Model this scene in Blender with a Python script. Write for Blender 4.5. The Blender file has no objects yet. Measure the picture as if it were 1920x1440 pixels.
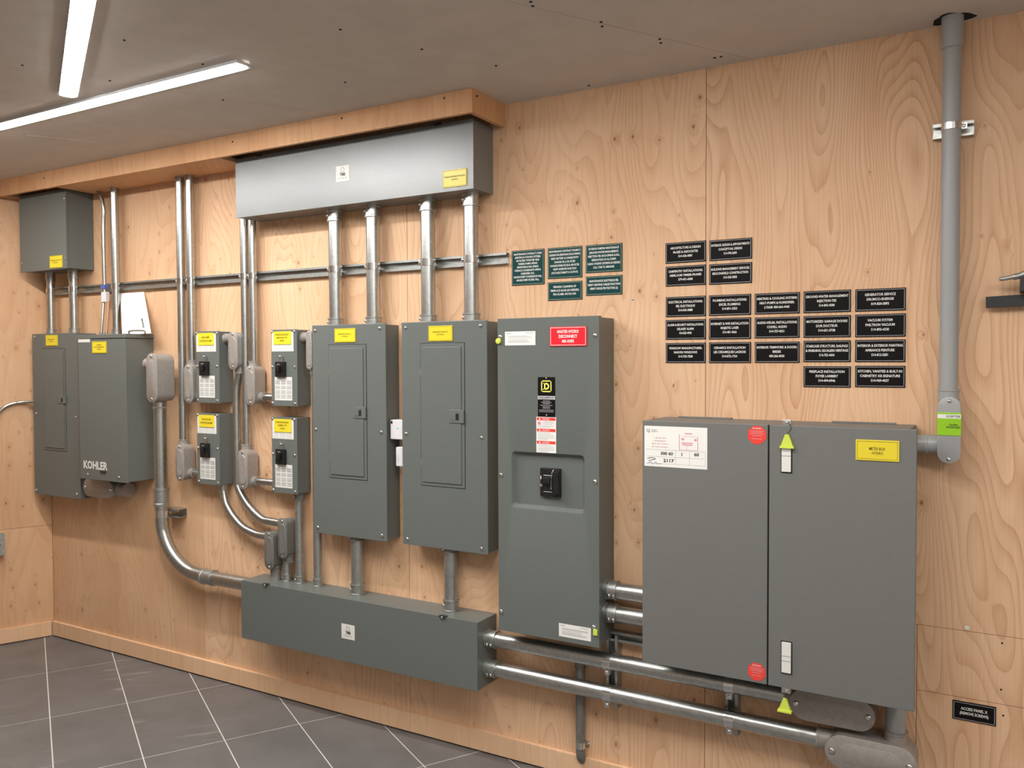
import bpy, bmesh, math, random
from mathutils import Vector, Matrix
random.seed(7)

# ------------------------------------------------------------------ camera, light, exposure
F_PX = 1584.6                       # focal length in pixels of the 1920-wide frame
YAW, PITCH, ROLL = -0.52567, -0.028805, -0.003896
S = 2.7251                          # distance camera - plywood wall (m)
H = 1.508                           # camera height (m)
_f = Vector((math.sin(YAW)*math.cos(PITCH), math.cos(YAW)*math.cos(PITCH), math.sin(PITCH)))
_r = Vector((math.cos(YAW), -math.sin(YAW), 0))
_u = _r.cross(_f)
RIGHT = math.cos(ROLL)*_r + math.sin(ROLL)*_u
UP = -math.sin(ROLL)*_r + math.cos(ROLL)*_u
FWD = _f
CAM = Vector((0, -S, H))
scn = bpy.context.scene
col = scn.collection
cd = bpy.data.cameras.new('camera'); cam = bpy.data.objects.new('camera', cd); col.objects.link(cam)
cd.sensor_fit = 'HORIZONTAL'; cd.sensor_width = 36; cd.lens = F_PX/1920*36; cd.clip_start = .05
cam.matrix_world = Matrix(((RIGHT.x, UP.x, -FWD.x, CAM.x), (RIGHT.y, UP.y, -FWD.y, CAM.y), (RIGHT.z, UP.z, -FWD.z, CAM.z), (0, 0, 0, 1)))
scn.camera = cam
w = bpy.data.worlds.new('world'); scn.world = w; w.use_nodes = True
w.node_tree.nodes['Background'].inputs[0].default_value = (.9, .95, 1, 1)
w.node_tree.nodes['Background'].inputs[1].default_value = .02
scn.view_settings.view_transform = 'Standard'; scn.view_settings.look = 'None'
scn.view_settings.gamma = 1; scn.view_settings.use_curve_mapping = False
scn.view_settings.exposure = 0.0
LED_STRENGTH = 93.0
LED_COLOR = (1.0, .985, .965, 1)
ZC = 2.454                           # ceiling height

# ------------------------------------------------------------------ pixel -> place
def ray(px, py): return RIGHT*((px-960)/F_PX) - UP*((py-720)/F_PX) + FWD
def P(px, py, d=0.0):                # point seen at a pixel, d metres in front of the back wall
    v = ray(px, py); return CAM + v*((S-d)/v.y)
def PZ(px, py, z):                   # point seen at a pixel on a level plane
    v = ray(px, py); return CAM + v*((z-H)/v.z)
def zat(x, d, py):                   # height of the point at (x, d) that shows in image row py
    k = (720-py)/F_PX; a = Vector((x, -d, 0))-CAM
    return (k*a.dot(FWD)-a.dot(UP))/(UP.z-k*FWD.z)
def xat(z, d, px):
    k = (px-960)/F_PX; a = Vector((0, -d, z))-CAM
    return (k*a.dot(FWD)-a.dot(RIGHT))/(RIGHT.x-k*FWD.x)
LW_DIR = Vector((-.40, -.9165, 0)); LW_OUT = Vector((-.9165, .40, 0)); LW_C = Vector((-4.502, 0, 0))
def PL(px, py):                      # on the slanted left wall
    v = ray(px, py); t = (LW_C-CAM).dot(LW_OUT)/v.dot(LW_OUT); return CAM + v*t

# ------------------------------------------------------------------ materials
MATS = {}
class NG:
    def __init__(s, name):
        s.m = bpy.data.materials.new(name); s.m.use_nodes = True; s.t = s.m.node_tree; s.b = s.t.nodes['Principled BSDF']
    def n(s, typ, **kw):
        o = s.t.nodes.new(typ)
        for k, v in kw.items(): setattr(o, k, v)
        return o
    def l(s, a, b): s.t.links.new(a, b)
    def math(s, op, a, b=None, c=None):
        o = s.n('ShaderNodeMath', operation=op)
        for i, v in enumerate((a, b, c)):
            if v is None: continue
            if isinstance(v, (int, float)): o.inputs[i].default_value = v
            else: s.l(v, o.inputs[i])
        return o.outputs[0]
    def comb(s, x, y, z):
        o = s.n('ShaderNodeCombineXYZ')
        for i, v in enumerate((x, y, z)):
            if isinstance(v, (int, float)): o.inputs[i].default_value = v
            else: s.l(v, o.inputs[i])
        return o.outputs[0]
    def noise(s, vec, scale, detail=2, rough=.5, out=0):
        o = s.n('ShaderNodeTexNoise'); o.inputs['Scale'].default_value = scale; o.inputs['Detail'].default_value = detail
        o.inputs['Roughness'].default_value = rough
        if vec is not None: s.l(vec, o.inputs['Vector'])
        return o.outputs[out]
    def ramp(s, fac, stops):
        o = s.n('ShaderNodeValToRGB'); e = o.color_ramp.elements
        while len(e) < len(stops): e.new(.5)
        for i, (p, c) in enumerate(stops): e[i].position = p; e[i].color = (*c, 1)
        s.l(fac, o.inputs[0]); return o.outputs[0]
    def mix(s, fac, a, b, blend='MIX'):
        o = s.n('ShaderNodeMix', data_type='RGBA', blend_type=blend)
        for sock, v in ((o.inputs[0], fac), (o.inputs[6], a), (o.inputs[7], b)):
            if isinstance(v, (int, float)): sock.default_value = v
            elif isinstance(v, tuple): sock.default_value = (*v, 1)
            else: s.l(v, sock)
        return o.outputs[2]
    def bump(s, h, strength, dist):
        o = s.n('ShaderNodeBump'); o.inputs['Strength'].default_value = strength; o.inputs['Distance'].default_value = dist
        s.l(h, o.inputs['Height']); s.l(o.outputs[0], s.b.inputs['Normal'])

def pos(g): 
    o = g.n('ShaderNodeNewGeometry'); sp = g.n('ShaderNodeSeparateXYZ'); g.l(o.outputs['Position'], sp.inputs[0])
    return o.outputs['Position'], sp.outputs
def flat(name, c, rough=.5, metal=0.0, var=0.0, vs=30, bump=0.0, bs=400, spec=.5):
    g = NG(name); g.b.inputs['Base Color'].default_value = (*c, 1); g.b.inputs['Roughness'].default_value = rough
    g.b.inputs['Metallic'].default_value = metal; g.b.inputs['Specular IOR Level'].default_value = spec
    p, _ = pos(g)
    if var:
        n = g.noise(p, vs, 4, .6)
        g.l(g.ramp(n, [(.3, tuple(x*(1-var) for x in c)), (.7, tuple(min(1, x*(1+var)) for x in c))]), g.b.inputs['Base Color'])
    if bump:
        g.bump(g.noise(p, bs, 2, .5), bump, .0006)
    MATS[name] = g.m; return g.m
def wood(name, light, mid, dark, knots=True, swirl=1.0, line=.5, dens=.5, freq=1.0):
    g = NG(name); p, (x, y, z) = pos(g)
    oi = g.n('ShaderNodeObjectInfo'); rnd = g.math('FRACT', g.math('MULTIPLY', oi.outputs['Object Index'], .3719))
    h = g.math('ADD', g.math('ADD', x, g.math('MULTIPLY', y, .9)), g.math('MULTIPLY', rnd, 31.7))
    z2 = g.math('ADD', z, g.math('MULTIPLY', rnd, 13.1))
    ring = g.math('MULTIPLY', g.noise(g.comb(g.math('MULTIPLY', h, 2.6), 0, g.math('MULTIPLY', z2, .55)), 1.3, 1.6, .45), 20*swirl*freq)
    ring = g.math('ADD', ring, g.math('MULTIPLY', h, 9.0*freq))
    kfac = None
    if knots:
        v = g.n('ShaderNodeTexVoronoi', voronoi_dimensions='2D', feature='F1'); v.inputs['Scale'].default_value = 1.0
        g.l(g.comb(g.math('MULTIPLY', h, 13.5), g.math('MULTIPLY', z2, 9.5), 0), v.inputs['Vector'])
        sc = g.n('ShaderNodeSeparateColor'); g.l(v.outputs['Color'], sc.inputs[0])
        keep = g.math('GREATER_THAN', sc.outputs[0], 1-dens)
        size = g.math('MULTIPLY_ADD', g.math('MULTIPLY', sc.outputs[1], sc.outputs[1]), .085, .028)
        dist = v.outputs['Distance']
        kn = g.n('ShaderNodeMapRange', interpolation_type='SMOOTHSTEP'); g.l(dist, kn.inputs[0]); g.l(size, kn.inputs[2])
        kn.inputs[1].default_value = 0; kn.inputs[3].default_value = 1; kn.inputs[4].default_value = 0
        halo = g.n('ShaderNodeMapRange', interpolation_type='SMOOTHSTEP'); g.l(dist, halo.inputs[0]); g.l(g.math('MULTIPLY', size, 4.5), halo.inputs[2])
        halo.inputs[1].default_value = 0; halo.inputs[3].default_value = 1; halo.inputs[4].default_value = 0
        patch = g.math('GREATER_THAN', g.noise(g.comb(g.math('MULTIPLY', h, 1.0), 0, g.math('MULTIPLY', z2, 1.6)), 2.2, 2), .46)
        keep = g.math('MULTIPLY', keep, patch)
        kfac = g.math('MULTIPLY', kn.outputs[0], keep); hfac = g.math('MULTIPLY', halo.outputs[0], keep)
        ring = g.math('ADD', ring, g.math('MULTIPLY', hfac, 1.3))
    fr = g.math('FRACT', ring)
    lin = g.ramp(fr, [(0, (.0, .0, .0)), (.45, (.10, .10, .10)), (.82, (.6, .6, .6)), (.95, (1, 1, 1)), (1, (.0, .0, .0))])
    lw = g.noise(g.comb(g.math('MULTIPLY', h, 3), 0, z2), 1.1, 2)
    lf = g.math('MULTIPLY', lin, g.math('MULTIPLY', lw, line*1.4))
    blotch = g.noise(g.comb(g.math('MULTIPLY', h, 2.0), y, g.math('MULTIPLY', z2, .8)), 1.9, 4, .6)
    basec = g.mix(g.ramp(blotch, [(.33, (0, 0, 0)), (.68, (1, 1, 1))]), light, mid)
    c = g.mix(lf, basec, dark)
    fine = g.noise(g.comb(g.math('MULTIPLY', h, 160), y, g.math('MULTIPLY', z2, 5)), 1, 3, .6)
    c = g.mix(.16, c, g.ramp(fine, [(.3, dark), (.65, light)]))
    if knots:
        c = g.mix(g.math('MULTIPLY', hfac, .3), c, dark)
        c = g.mix(g.math('MULTIPLY', kfac, .8), c, (.12, .045, .02))
    g.l(c, g.b.inputs['Base Color']); g.b.inputs['Roughness'].default_value = .55; g.b.inputs['Specular IOR Level'].default_value = .3
    g.bump(g.math('ADD', fine, g.math('MULTIPLY', fr, .5)), .12, .0008)
    MATS[name] = g.m

wood('plywood', (.80, .54, .345), (.71, .435, .255), (.47, .22, .095), line=.55, freq=1.8)
wood('plywood_clear', (.80, .54, .345), (.71, .435, .255), (.46, .21, .09), line=.7, dens=.10, freq=2.5)
wood('plywood_soft', (.73, .48, .295), (.63, .38, .215), (.43, .205, .09), line=.32, dens=.22, freq=1.2)
wood('plywood_plain', (.80, .54, .34), (.72, .45, .265), (.52, .27, .13), knots=False, swirl=.6, line=.3)
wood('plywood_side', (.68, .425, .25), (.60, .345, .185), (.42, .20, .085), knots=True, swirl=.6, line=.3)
wood('fascia', (.76, .46, .25), (.66, .36, .18), (.45, .20, .085), knots=False, swirl=.5, line=.35)
flat('trough_paint', (.18, .19, .185), .27, 0, .06, 220, .5, 500, .8)
flat('grey_paint', (.131, .144, .134), .38, 0, .06, 220, .32, 700)
flat('meter_paint', (.162, .161, .152), .48, 0, .05, 240, .3, 700)
flat('cast_grey', (.33, .30, .27), .42, .2, .1, 60, .15, 500)
flat('cast_dark', (.185, .178, .16), .5, .2, .1, 60, .15, 500)
flat('galvanized', (.50, .51, .49), .34, 1, .12, 70)
flat('galvanized_dull', (.42, .43, .41), .42, .9, .14, 60)
flat('zinc', (.72, .72, .70), .22, 1, .05, 60)
flat('pvc', (.33, .33, .325), .38)
flat('yellow_plate', (.78, .62, .035), .3)
flat('yellow_seal', (.62, .72, .09), .4)
flat('green_sticker', (.28, .56, .015), .35)
flat('red_plate', (.78, .02, .035), .3)
flat('red_sticker', (.80, .06, .045), .35)
flat('black_plate', (.008, .007, .007), .5, spec=.1)
flat('green_plate', (.006, .05, .05), .45, spec=.15)
flat('white_print', (.80, .79, .74), .5)
flat('grey_print', (.33, .33, .33), .5)
flat('faint_print', (.50, .49, .50), .5)
flat('pink_print', (.68, .30, .32), .5)
flat('black_print', (.02, .02, .02), .5)
flat('brown_print', (.13, .10, .01), .5)
flat('blue_print', (.10, .14, .40), .5)
flat('yellow_print', (.80, .78, .14), .4)
flat('paper', (.82, .81, .76), .6)
flat('label_white', (.74, .73, .68), .5)
flat('white_plastic', (.72, .70, .72), .35)
flat('black_plastic', (.012, .012, .013), .35)
flat('void', (.01, .009, .008), .9)
flat('drywall', (.64, .60, .555), .85, 0, .04, 9, .2, 300, .2)
flat('drywall_core', (.20, .185, .165), .9)
flat('grout', (.6, .59, .53), .9)
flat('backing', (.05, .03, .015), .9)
flat('dark_metal', (.02, .02, .02), .45)
flat('copper_wire', (.45, .25, .15), .5)
flat('painted_wall', (.82, .80, .76), .7, 0, .08, 3)
g = NG('tile'); p, xyz = pos(g); oi = g.n('ShaderNodeObjectInfo')
base = g.ramp(g.noise(p, 5, 6, .65), [(.25, (.11, .104, .099)), (.5, (.14, .133, .128)), (.8, (.175, .168, .162))])
rot = g.math('ADD', g.math('MULTIPLY', xyz[0], .3), g.math('MULTIPLY', xyz[1], 1.0))
va = g.math('ADD', g.math('MULTIPLY', xyz[0], .66), g.math('MULTIPLY', xyz[1], .75)); vb = g.math('SUBTRACT', g.math('MULTIPLY', xyz[0], .75), g.math('MULTIPLY', xyz[1], .66))
wv = g.noise(g.comb(g.math('MULTIPLY', va, .55), g.math('MULTIPLY', vb, 4.2), g.math('MULTIPLY', oi.outputs['Random'], 9)), 1.8, 1.2, .5)
vein = g.math('ABSOLUTE', g.math('SUBTRACT', wv, .5))
vf = g.ramp(vein, [(0, (1, 1, 1)), (.006, (.3, .3, .3)), (.012, (0, 0, 0))])
vm = g.ramp(g.noise(p, 3.1, 2), [(.55, (0, 0, 0)), (.66, (1, 1, 1))])
c = g.mix(g.math('MULTIPLY', g.math('MULTIPLY', vf, vm), .55), base, (.46, .44, .38))
g.l(g.mix(g.math('MULTIPLY', oi.outputs['Random'], .25), c, (.148, .132, .132)), g.b.inputs['Base Color'])
g.b.inputs['Roughness'].default_value = .42; g.bump(g.noise(p, 60, 5, .6), .15, .002); MATS['tile'] = g.m
g = NG('led_diffuser'); g.b.inputs['Base Color'].default_value = (1, 1, 1, 1)
g.b.inputs['Emission Color'].default_value = LED_COLOR; g.b.inputs['Emission Strength'].default_value = LED_STRENGTH; MATS['led_diffuser'] = g.m
flat('green_led', (.1, .8, .2), .4)

# ------------------------------------------------------------------ builders
ORI = {}
def link(o, parent, origin):
    col.objects.link(o); ORI[o.name] = Vector(origin)
    if parent is not None: o.parent = parent
def thing(name, label, cat, loc, group=None):
    o = bpy.data.objects.new(name, None); o.empty_display_size = .05; o.location = loc; link(o, None, loc)
    o['label'] = label; o['category'] = cat
    if group: o['group'] = group
    return o
def obj(name, bm, mat, parent=None, label=None, smooth=None):
    org = ORI[parent.name] if parent is not None else Vector((0, 0, 0))
    if parent is None:
        lo = [min(v.co[i] for v in bm.verts) for i in range(3)]; hi = [max(v.co[i] for v in bm.verts) for i in range(3)]
        org = Vector(((lo[0]+hi[0])/2, (lo[1]+hi[1])/2, lo[2]))
    bmesh.ops.recalc_face_normals(bm, faces=bm.faces)
    for v in bm.verts: v.co -= org
    me = bpy.data.meshes.new(name); bm.to_mesh(me); bm.free()
    me.materials.append(MATS[mat])
    if smooth:
        me.polygons.foreach_set('use_smooth', [True]*len(me.polygons))
        me.set_sharp_from_angle(angle=smooth if smooth is not True else .6)
    o = bpy.data.objects.new(name, me); link(o, parent, org)
    if parent is None: o.location = org
    if label: o['label'] = label
    return o
def struct(o, label, cat):
    o['kind'] = 'structure'; o['label'] = label; o['category'] = cat; return o
def tag(o, label, cat, group=None):
    o['label'] = label; o['category'] = cat
    if group: o['group'] = group
    return o
def bx(bm, x0, x1, d0, d1, z0, z1, bev=0.0, M=None):
    """box between distances d0 < d1 in front of the wall"""
    t = bmesh.new()
    vs = [t.verts.new((x, -d, z)) for x in (x0, x1) for d in (d0, d1) for z in (z0, z1)]
    for f in ((0, 1, 3, 2), (4, 6, 7, 5), (0, 4, 5, 1), (2, 3, 7, 6), (0, 2, 6, 4), (1, 5, 7, 3)): t.faces.new([vs[i] for i in f])
    if bev: bmesh.ops.bevel(t, geom=t.edges[:]+t.verts[:], offset=bev, segments=2, affect='EDGES', profile=.6)
    if M is not None: bmesh.ops.transform(t, matrix=M, verts=t.verts[:])
    me = bpy.data.meshes.new('t'); t.to_mesh(me); t.free(); bm.from_mesh(me); bpy.data.meshes.remove(me); return bm
def box(name, x0, x1, d0, d1, z0, z1, mat, parent=None, bev=.0015, label=None):
    x0, x1 = sorted((x0, x1)); z0, z1 = sorted((z0, z1))
    return obj(name, bx(bmesh.new(), x0, x1, d0, d1, z0, z1, bev), mat, parent, label)
def prism(bm, pts, vec):
    """polygon pts extruded along vec"""
    a = [bm.verts.new(q) for q in pts]; b = [bm.verts.new(Vector(q)+Vector(vec)) for q in pts]; n = len(pts)
    bm.faces.new(a); bm.faces.new(b[::-1])
    for i in range(n): bm.faces.new((a[i], b[i], b[(i+1) % n], a[(i+1) % n]))
    return bm
def frames(pts):
    pts = [Vector(p) for p in pts]; T = []
    for i in range(len(pts)):
        a = pts[max(i-1, 0)]; b = pts[min(i+1, len(pts)-1)]; T.append((b-a).normalized())
    ref = Vector((0, 1, 0)) if abs(T[0].y) < .9 else Vector((1, 0, 0))
    n = (ref-T[0]*ref.dot(T[0])).normalized(); out = []
    for t in T:
        n = (n-t*n.dot(t)).normalized(); out.append((t, n, t.cross(n)))
    return pts, out
def sweep(bm, pts, radii, seg=20):
    pts, fr = frames(pts); rings = []
    if not isinstance(radii, (list, tuple)): radii = [radii]*len(pts)
    for p, (t, n, b), r in zip(pts, fr, radii):
        rings.append([bm.verts.new(p+(n*math.cos(2*math.pi*k/seg)+b*math.sin(2*math.pi*k/seg))*r) for k in range(seg)])
    for r0, r1 in zip(rings, rings[1:]):
        for k in range(seg): bm.faces.new((r0[k], r0[(k+1) % seg], r1[(k+1) % seg], r1[k]))
    bm.faces.new(rings[0][::-1]); bm.faces.new(rings[-1]); return bm
def smooth_path(pts, n=8):
    pts = [Vector(p) for p in pts]; out = []
    q = [pts[0]*2-pts[1]]+pts+[pts[-1]*2-pts[-2]]
    for i in range(1, len(q)-2):
        for k in range(n):
            t = k/n; a, b, c, d = q[i-1], q[i], q[i+1], q[i+2]
            out.append(.5*((2*b)+(c-a)*t+(2*a-5*b+4*c-d)*t*t+(3*b-a-3*c+d)*t**3))
    out.append(pts[-1]); return out
def tube(name, pts, r, mat, parent, seg=20): return obj(name, sweep(bmesh.new(), pts, r, seg), mat, parent, smooth=.6)
def ring(name, c, axis, r, L, mat, parent, flare=1.0):
    """set-screw connector: short collar with two raised edges centred on c"""
    a = Vector(axis).normalized(); c = Vector(c); h = L/2
    prof = [(-h, r*.97), (-h, r*1.22*flare), (-h*.72, r*1.22*flare), (-h*.66, r*1.13), (h*.66, r*1.13), (h*.72, r*1.2), (h, r*1.2), (h, r*.97)]
    return obj(name, sweep(bmesh.new(), [c+a*(t+i*1e-5) for i, (t, _) in enumerate(prof)], [q for _, q in prof], 24), mat, parent, smooth=.6)
SCREW = None
def screw(parent, x, d, z, r=.006, axis='y', name='screw', mat='zinc'):
    """round-head screw, mesh shared between all screws"""
    global SCREW
    key = 'SCREW_'+mat
    if key not in ORI:
        bm = bmesh.new(); sweep(bm, [(0, 0, 0), (0, -.25, 0), (0, -.5, 0), (0, -.62, 0)], [1, .95, .7, .3], 10)
        bmesh.ops.recalc_face_normals(bm, faces=bm.faces)
        me = bpy.data.meshes.new('screw'); bm.to_mesh(me); bm.free(); me.materials.append(MATS[mat])
        me.polygons.foreach_set('use_smooth', [True]*len(me.polygons)); ORI[key] = me
    o = bpy.data.objects.new(name, ORI[key]); wld = Vector((x, -d, z))
    org = ORI[parent.name] if parent is not None else Vector((0, 0, 0))
    col.objects.link(o); ORI[o.name] = org; o.parent = parent; o.location = wld-org; o.scale = (r, r, r)
    if axis == 'x-': o.rotation_euler = (0, 0, -math.pi/2)
    if axis == 'z-': o.rotation_euler = (math.pi/2, 0, 0)
    return o
def pscrew(parent, px, py, d, r=.006): q = P(px, py, d); return screw(parent, q.x, d, q.z, r)
def text(name, lines, x, z, d, parent, mat, size=None, width=None, height=None, kx=.85, bold=.012, maxw=None, space=1.0, rot=0.0):
    cu = bpy.data.curves.new('t', 'FONT'); cu.body = '\n'.join(lines); cu.align_x = 'CENTER'; cu.align_y = 'CENTER'
    cu.resolution_u = 2; cu.offset = bold; cu.space_line = space; cu.fill_mode = 'FRONT' if False else 'BOTH'
    t = bpy.data.objects.new('t', cu); col.objects.link(t)
    dg = bpy.context.evaluated_depsgraph_get(); me = bpy.data.meshes.new_from_object(t.evaluated_get(dg))
    bpy.data.objects.remove(t); bpy.data.curves.remove(cu)
    bm = bmesh.new(); bm.from_mesh(me); bpy.data.meshes.remove(me)
    if not bm.verts: return None
    xs = [v.co.x for v in bm.verts]; ys = [v.co.y for v in bm.verts]; cx, cy = (min(xs)+max(xs))/2, (min(ys)+max(ys))/2
    bw, bh = max(xs)-min(xs), max(ys)-min(ys)
    if size: sx, sz = size*kx, size
    else: sx, sz = width/bw, height/bh
    if maxw and bw*sx > maxw: sx = maxw/bw
    R = Matrix.Rotation(rot, 2)
    for v in bm.verts:
        q = R @ Vector(((v.co.x-cx)*sx, (v.co.y-cy)*sz)); v.co = (x+q.x, -d, z+q.y)
    # lettering keeps its flat face towards the room
    org = ORI[parent.name]
    for v in bm.verts: v.co -= org
    me = bpy.data.meshes.new(name); bm.to_mesh(me); bm.free(); me.materials.append(MATS[mat])
    o = bpy.data.objects.new(name, me); link(o, parent, org); return o
def bars(name, rects, d, parent, mat):
    """flat print made of thin strokes: rects are (x0, x1, z0, z1)"""
    bm = bmesh.new()
    for a, b, c, e in rects: bm.faces.new([bm.verts.new((x, -d, z)) for x, z in ((a, c), (b, c), (b, e), (a, e))])
    return obj(name, bm, mat, parent)
def rect(tl, br, d):
    a, b = P(*tl, d), P(*br, d); return a.x, b.x, b.z, a.z
def plate(name, r, d, parent, mat, th=.0025, bev=.0006, label=None):
    return box(name, r[0], r[1], d, d+th, r[2], r[3], mat, parent, bev, label)
def frame_bars(r, inset, t):
    x0, x1, z0, z1 = r[0]+inset, r[1]-inset, r[2]+inset, r[3]-inset
    return [(x0, x1, z0, z0+t), (x0, x1, z1-t, z1), (x0, x0+t, z0, z1), (x1-t, x1, z0, z1)]
def yellow(parent, tl, br, d, lines, th=.003, frac=.8, hfrac=None):
    r = rect(tl, br, d); o = plate('name_plate', r, d, parent, 'yellow_plate', th, label='yellow engraved plate')
    bars('border', frame_bars(r, .0025, .0009), d+th+.0004, o, 'brown_print')
    hf = hfrac or (.16*len(lines)+.02)
    text('lettering', lines, (r[0]+r[1])/2, (r[2]+r[3])/2, d+th+.0005, o, 'brown_print', width=(r[1]-r[0])*frac, height=(r[3]-r[2])*hf, bold=.01, space=1.25)
    return o
def stadium(x0, x1, z0, z1, y, n=10):
    w, hh = x1-x0, z1-z0; out = []
    if hh >= w:
        r = w/2; cx = (x0+x1)/2
        for i in range(n+1): a = math.pi*i/n; out.append((cx+r*math.cos(a), y, z1-r+r*math.sin(a)))
        for i in range(n+1): a = math.pi+math.pi*i/n; out.append((cx+r*math.cos(a), y, z0+r+r*math.sin(a)))
    else:
        r = hh/2; cz = (z0+z1)/2
        for i in range(n+1): a = -math.pi/2+math.pi*i/n; out.append((x1-r+r*math.cos(a), y, cz+r*math.sin(a)))
        for i in range(n+1): a = math.pi/2+math.pi*i/n; out.append((x0+r+r*math.cos(a), y, cz+r*math.sin(a)))
    return out
def conduit_body(label, x0, x1, z0, z1, d0, d1, hubs=(), mat='cast_grey', group=None, field=True):
    """LB-style fitting: round-ended body on the wall side, cover plate towards the room"""
    t = thing('conduit_fitting', label, 'conduit fitting', ((x0+x1)/2, -d0, z0), group)
    m = .0015; bm = bmesh.new(); loops = []
    for d, k in ((d0, .010), (d0+.006, .003), (d1-.012, 0.0), (d1-.0045, 0.0)):
        loops.append([bm.verts.new(q) for q in stadium(x0+m+k, x1-m-k, z0+m+k, z1-m-k, -d)])
    for a, b in zip(loops, loops[1:]):
        n = len(a)
        for i in range(n): bm.faces.new((a[i], a[(i+1) % n], b[(i+1) % n], b[i]))
    bm.faces.new(loops[0]); bm.faces.new(loops[-1][::-1])
    body = obj('body', bm, mat, t, smooth=.7)
    bm = bmesh.new(); loops = []
    for d, k in ((d1-.0045, 0), (d1-.001, 0), (d1, .0015)):
        loops.append([bm.verts.new(q) for q in stadium(x0+k, x1-k, z0+k, z1-k, -d)])
    for a, b in zip(loops, loops[1:]):
        n = len(a)
        for i in range(n): bm.faces.new((a[i], a[(i+1) % n], b[(i+1) % n], b[i]))
    bm.faces.new(loops[0]); bm.faces.new(loops[-1][::-1])
    if field:
        k = min(x1-x0, z1-z0)*.2; k2 = k+.002; lo_ = [[bm.verts.new(q) for q in stadium(x0+a_, x1-a_, z0+k*1.0+a_, z1-k*1.0-a_, -d1-b_)] if z1-z0 >= x1-x0 else [bm.verts.new(q) for q in stadium(x0+k+a_, x1-k-a_, z0+a_, z1-a_, -d1-b_)] for a_, b_ in ((k, -.0002), (k2, .0010 if min(x1-x0, z1-z0) > .07 else .0018))]
        for i in range(len(lo_[0])): bm.faces.new((lo_[0][i], lo_[0][(i+1) % len(lo_[0])], lo_[1][(i+1) % len(lo_[0])], lo_[1][i]))
        bm.faces.new(lo_[1][::-1])
    cv = obj('cover', bm, mat, t, smooth=.6)
    w, hh = x1-x0, z1-z0; cx, cz = (x0+x1)/2, (z0+z1)/2; r = min(w, hh)
    for s in (-1, 1):
        if hh >= w: screw(cv, cx, d1, cz+s*(hh/2-r*.2), r*.10)
        else: screw(cv, cx+s*(w/2-r*.2), d1, cz, r*.10)
    for hc, ax, rr, L in hubs: ring('hub', hc, ax, rr, L, mat, t)
    return t
def clamp(parent, c, axis, r, wd=.026, side=Vector((-1, 0, 0))):
    a = Vector(axis).normalized(); c = Vector(c)
    o = obj('pipe_clamp', sweep(bmesh.new(), [c-a*wd/2, c-a*wd*.499, c+a*wd*.499, c+a*wd/2], [r, r*1.09, r*1.09, r], 20), 'zinc', parent, smooth=.6)
    e = c+side*(r+.006); 
    bm = bmesh.new(); bx(bm, -.009, .009, -.006, .006, -.009, .009, .001, Matrix.Translation(e)); obj('clamp_ear', bm, 'zinc', o)
    screw(o, e.x, -e.y+.006, e.z, .006, name='bolt')
    return o
def vpipe(name, label, px, py, d, r, y_top, y_bot, mat='galvanized', top=None, bot=None, clamps=(), cat='conduit', group=None, z_top=None, z_bot=None, ztop_ring=.034, zbot_ring=.034):
    """straight vertical conduit: axis seen at (px,py), ends at image rows y_top and y_bot (or heights)"""
    x = P(px, py, d).x
    z1 = z_top if z_top is not None else zat(x, d, y_top); z0 = z_bot if z_bot is not None else zat(x, d, y_bot)
    t = thing(name, label, cat, (x, -d, z0), group)
    tube('pipe', [(x, -d, z0), (x, -d, z1)], r, mat, t)
    if top: 
        o = ring('connector', (x, -d, z1-ztop_ring/2), (0, 0, 1), r, ztop_ring, top, t)
        screw(o, x-r*.75, d+r*.9, z1-ztop_ring*.5, r*.22)
    if bot:
        o = ring('connector', (x, -d, z0+zbot_ring/2), (0, 0, -1), r, zbot_ring, bot, t)
        screw(o, x-r*.75, d+r*.9, z0+zbot_ring*.5, r*.22)
    for py_c in clamps: clamp(t, (x, -d, zat(x, d, py_c)), (0, 0, 1), r)
    return t, x, z0, z1
def strut(name, label, a, b, prof_up, mat='galvanized_dull', depth=.021, w=.041, cat='strut'):
    """lipped C channel along a->b (on the wall face), open towards the room"""
    a, b = Vector(a), Vector(b); ax = (b-a).normalized(); up = Vector(prof_up); out = Vector((0, -1, 0)); h = w/2; t = .0025; lip = .009; dd = depth
    prof = [(-h, 0), (h, 0), (h, dd), (h-lip, dd), (h-lip, dd-.006), (h-lip+t, dd-.006), (h-lip+t, dd-t), (h-t, dd-t), (h-t, t), (-h+t, t), (-h+t, dd-t), (-h+lip-t, dd-t), (-h+lip-t, dd-.006), (-h+lip, dd-.006), (-h+lip, dd), (-h, dd)]
    return tag(obj(name, prism(bmesh.new(), [a+up*u+out*v for u, v in prof], b-a), mat), label, cat)

# ------------------------------------------------------------------ the room
ROOM = [(-4.502, 0), (2.3, 0), (2.3, -4.7), (-4.502-.4/.9165*4.7, -4.7)]
def clip(poly, room=ROOM):
    """clip a polygon to the (clockwise seen from above) convex room outline"""
    n = len(room)
    for i in range(n):
        a, b = Vector(room[i]), Vector(room[(i+1) % n]); e = b-a; out = []
        def side(q): return e.x*(q[1]-a.y)-e.y*(q[0]-a.x)
        for k in range(len(poly)):
            p, q = poly[k], poly[(k+1) % len(poly)]; sp, sq = side(p), side(q)
            if sp <= 0: out.append(p)
            if (sp < 0 < sq) or (sq < 0 < sp):
                t = sp/(sp-sq); out.append((p[0]+(q[0]-p[0])*t, p[1]+(q[1]-p[1])*t))
        poly = out
        if len(poly) < 3: return None
    return poly
def area(p): return abs(sum(p[i][0]*p[(i+1) % len(p)][1]-p[(i+1) % len(p)][0]*p[i][1] for i in range(len(p))))/2
big = [(x*1.0, y) for x, y in ROOM]
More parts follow.
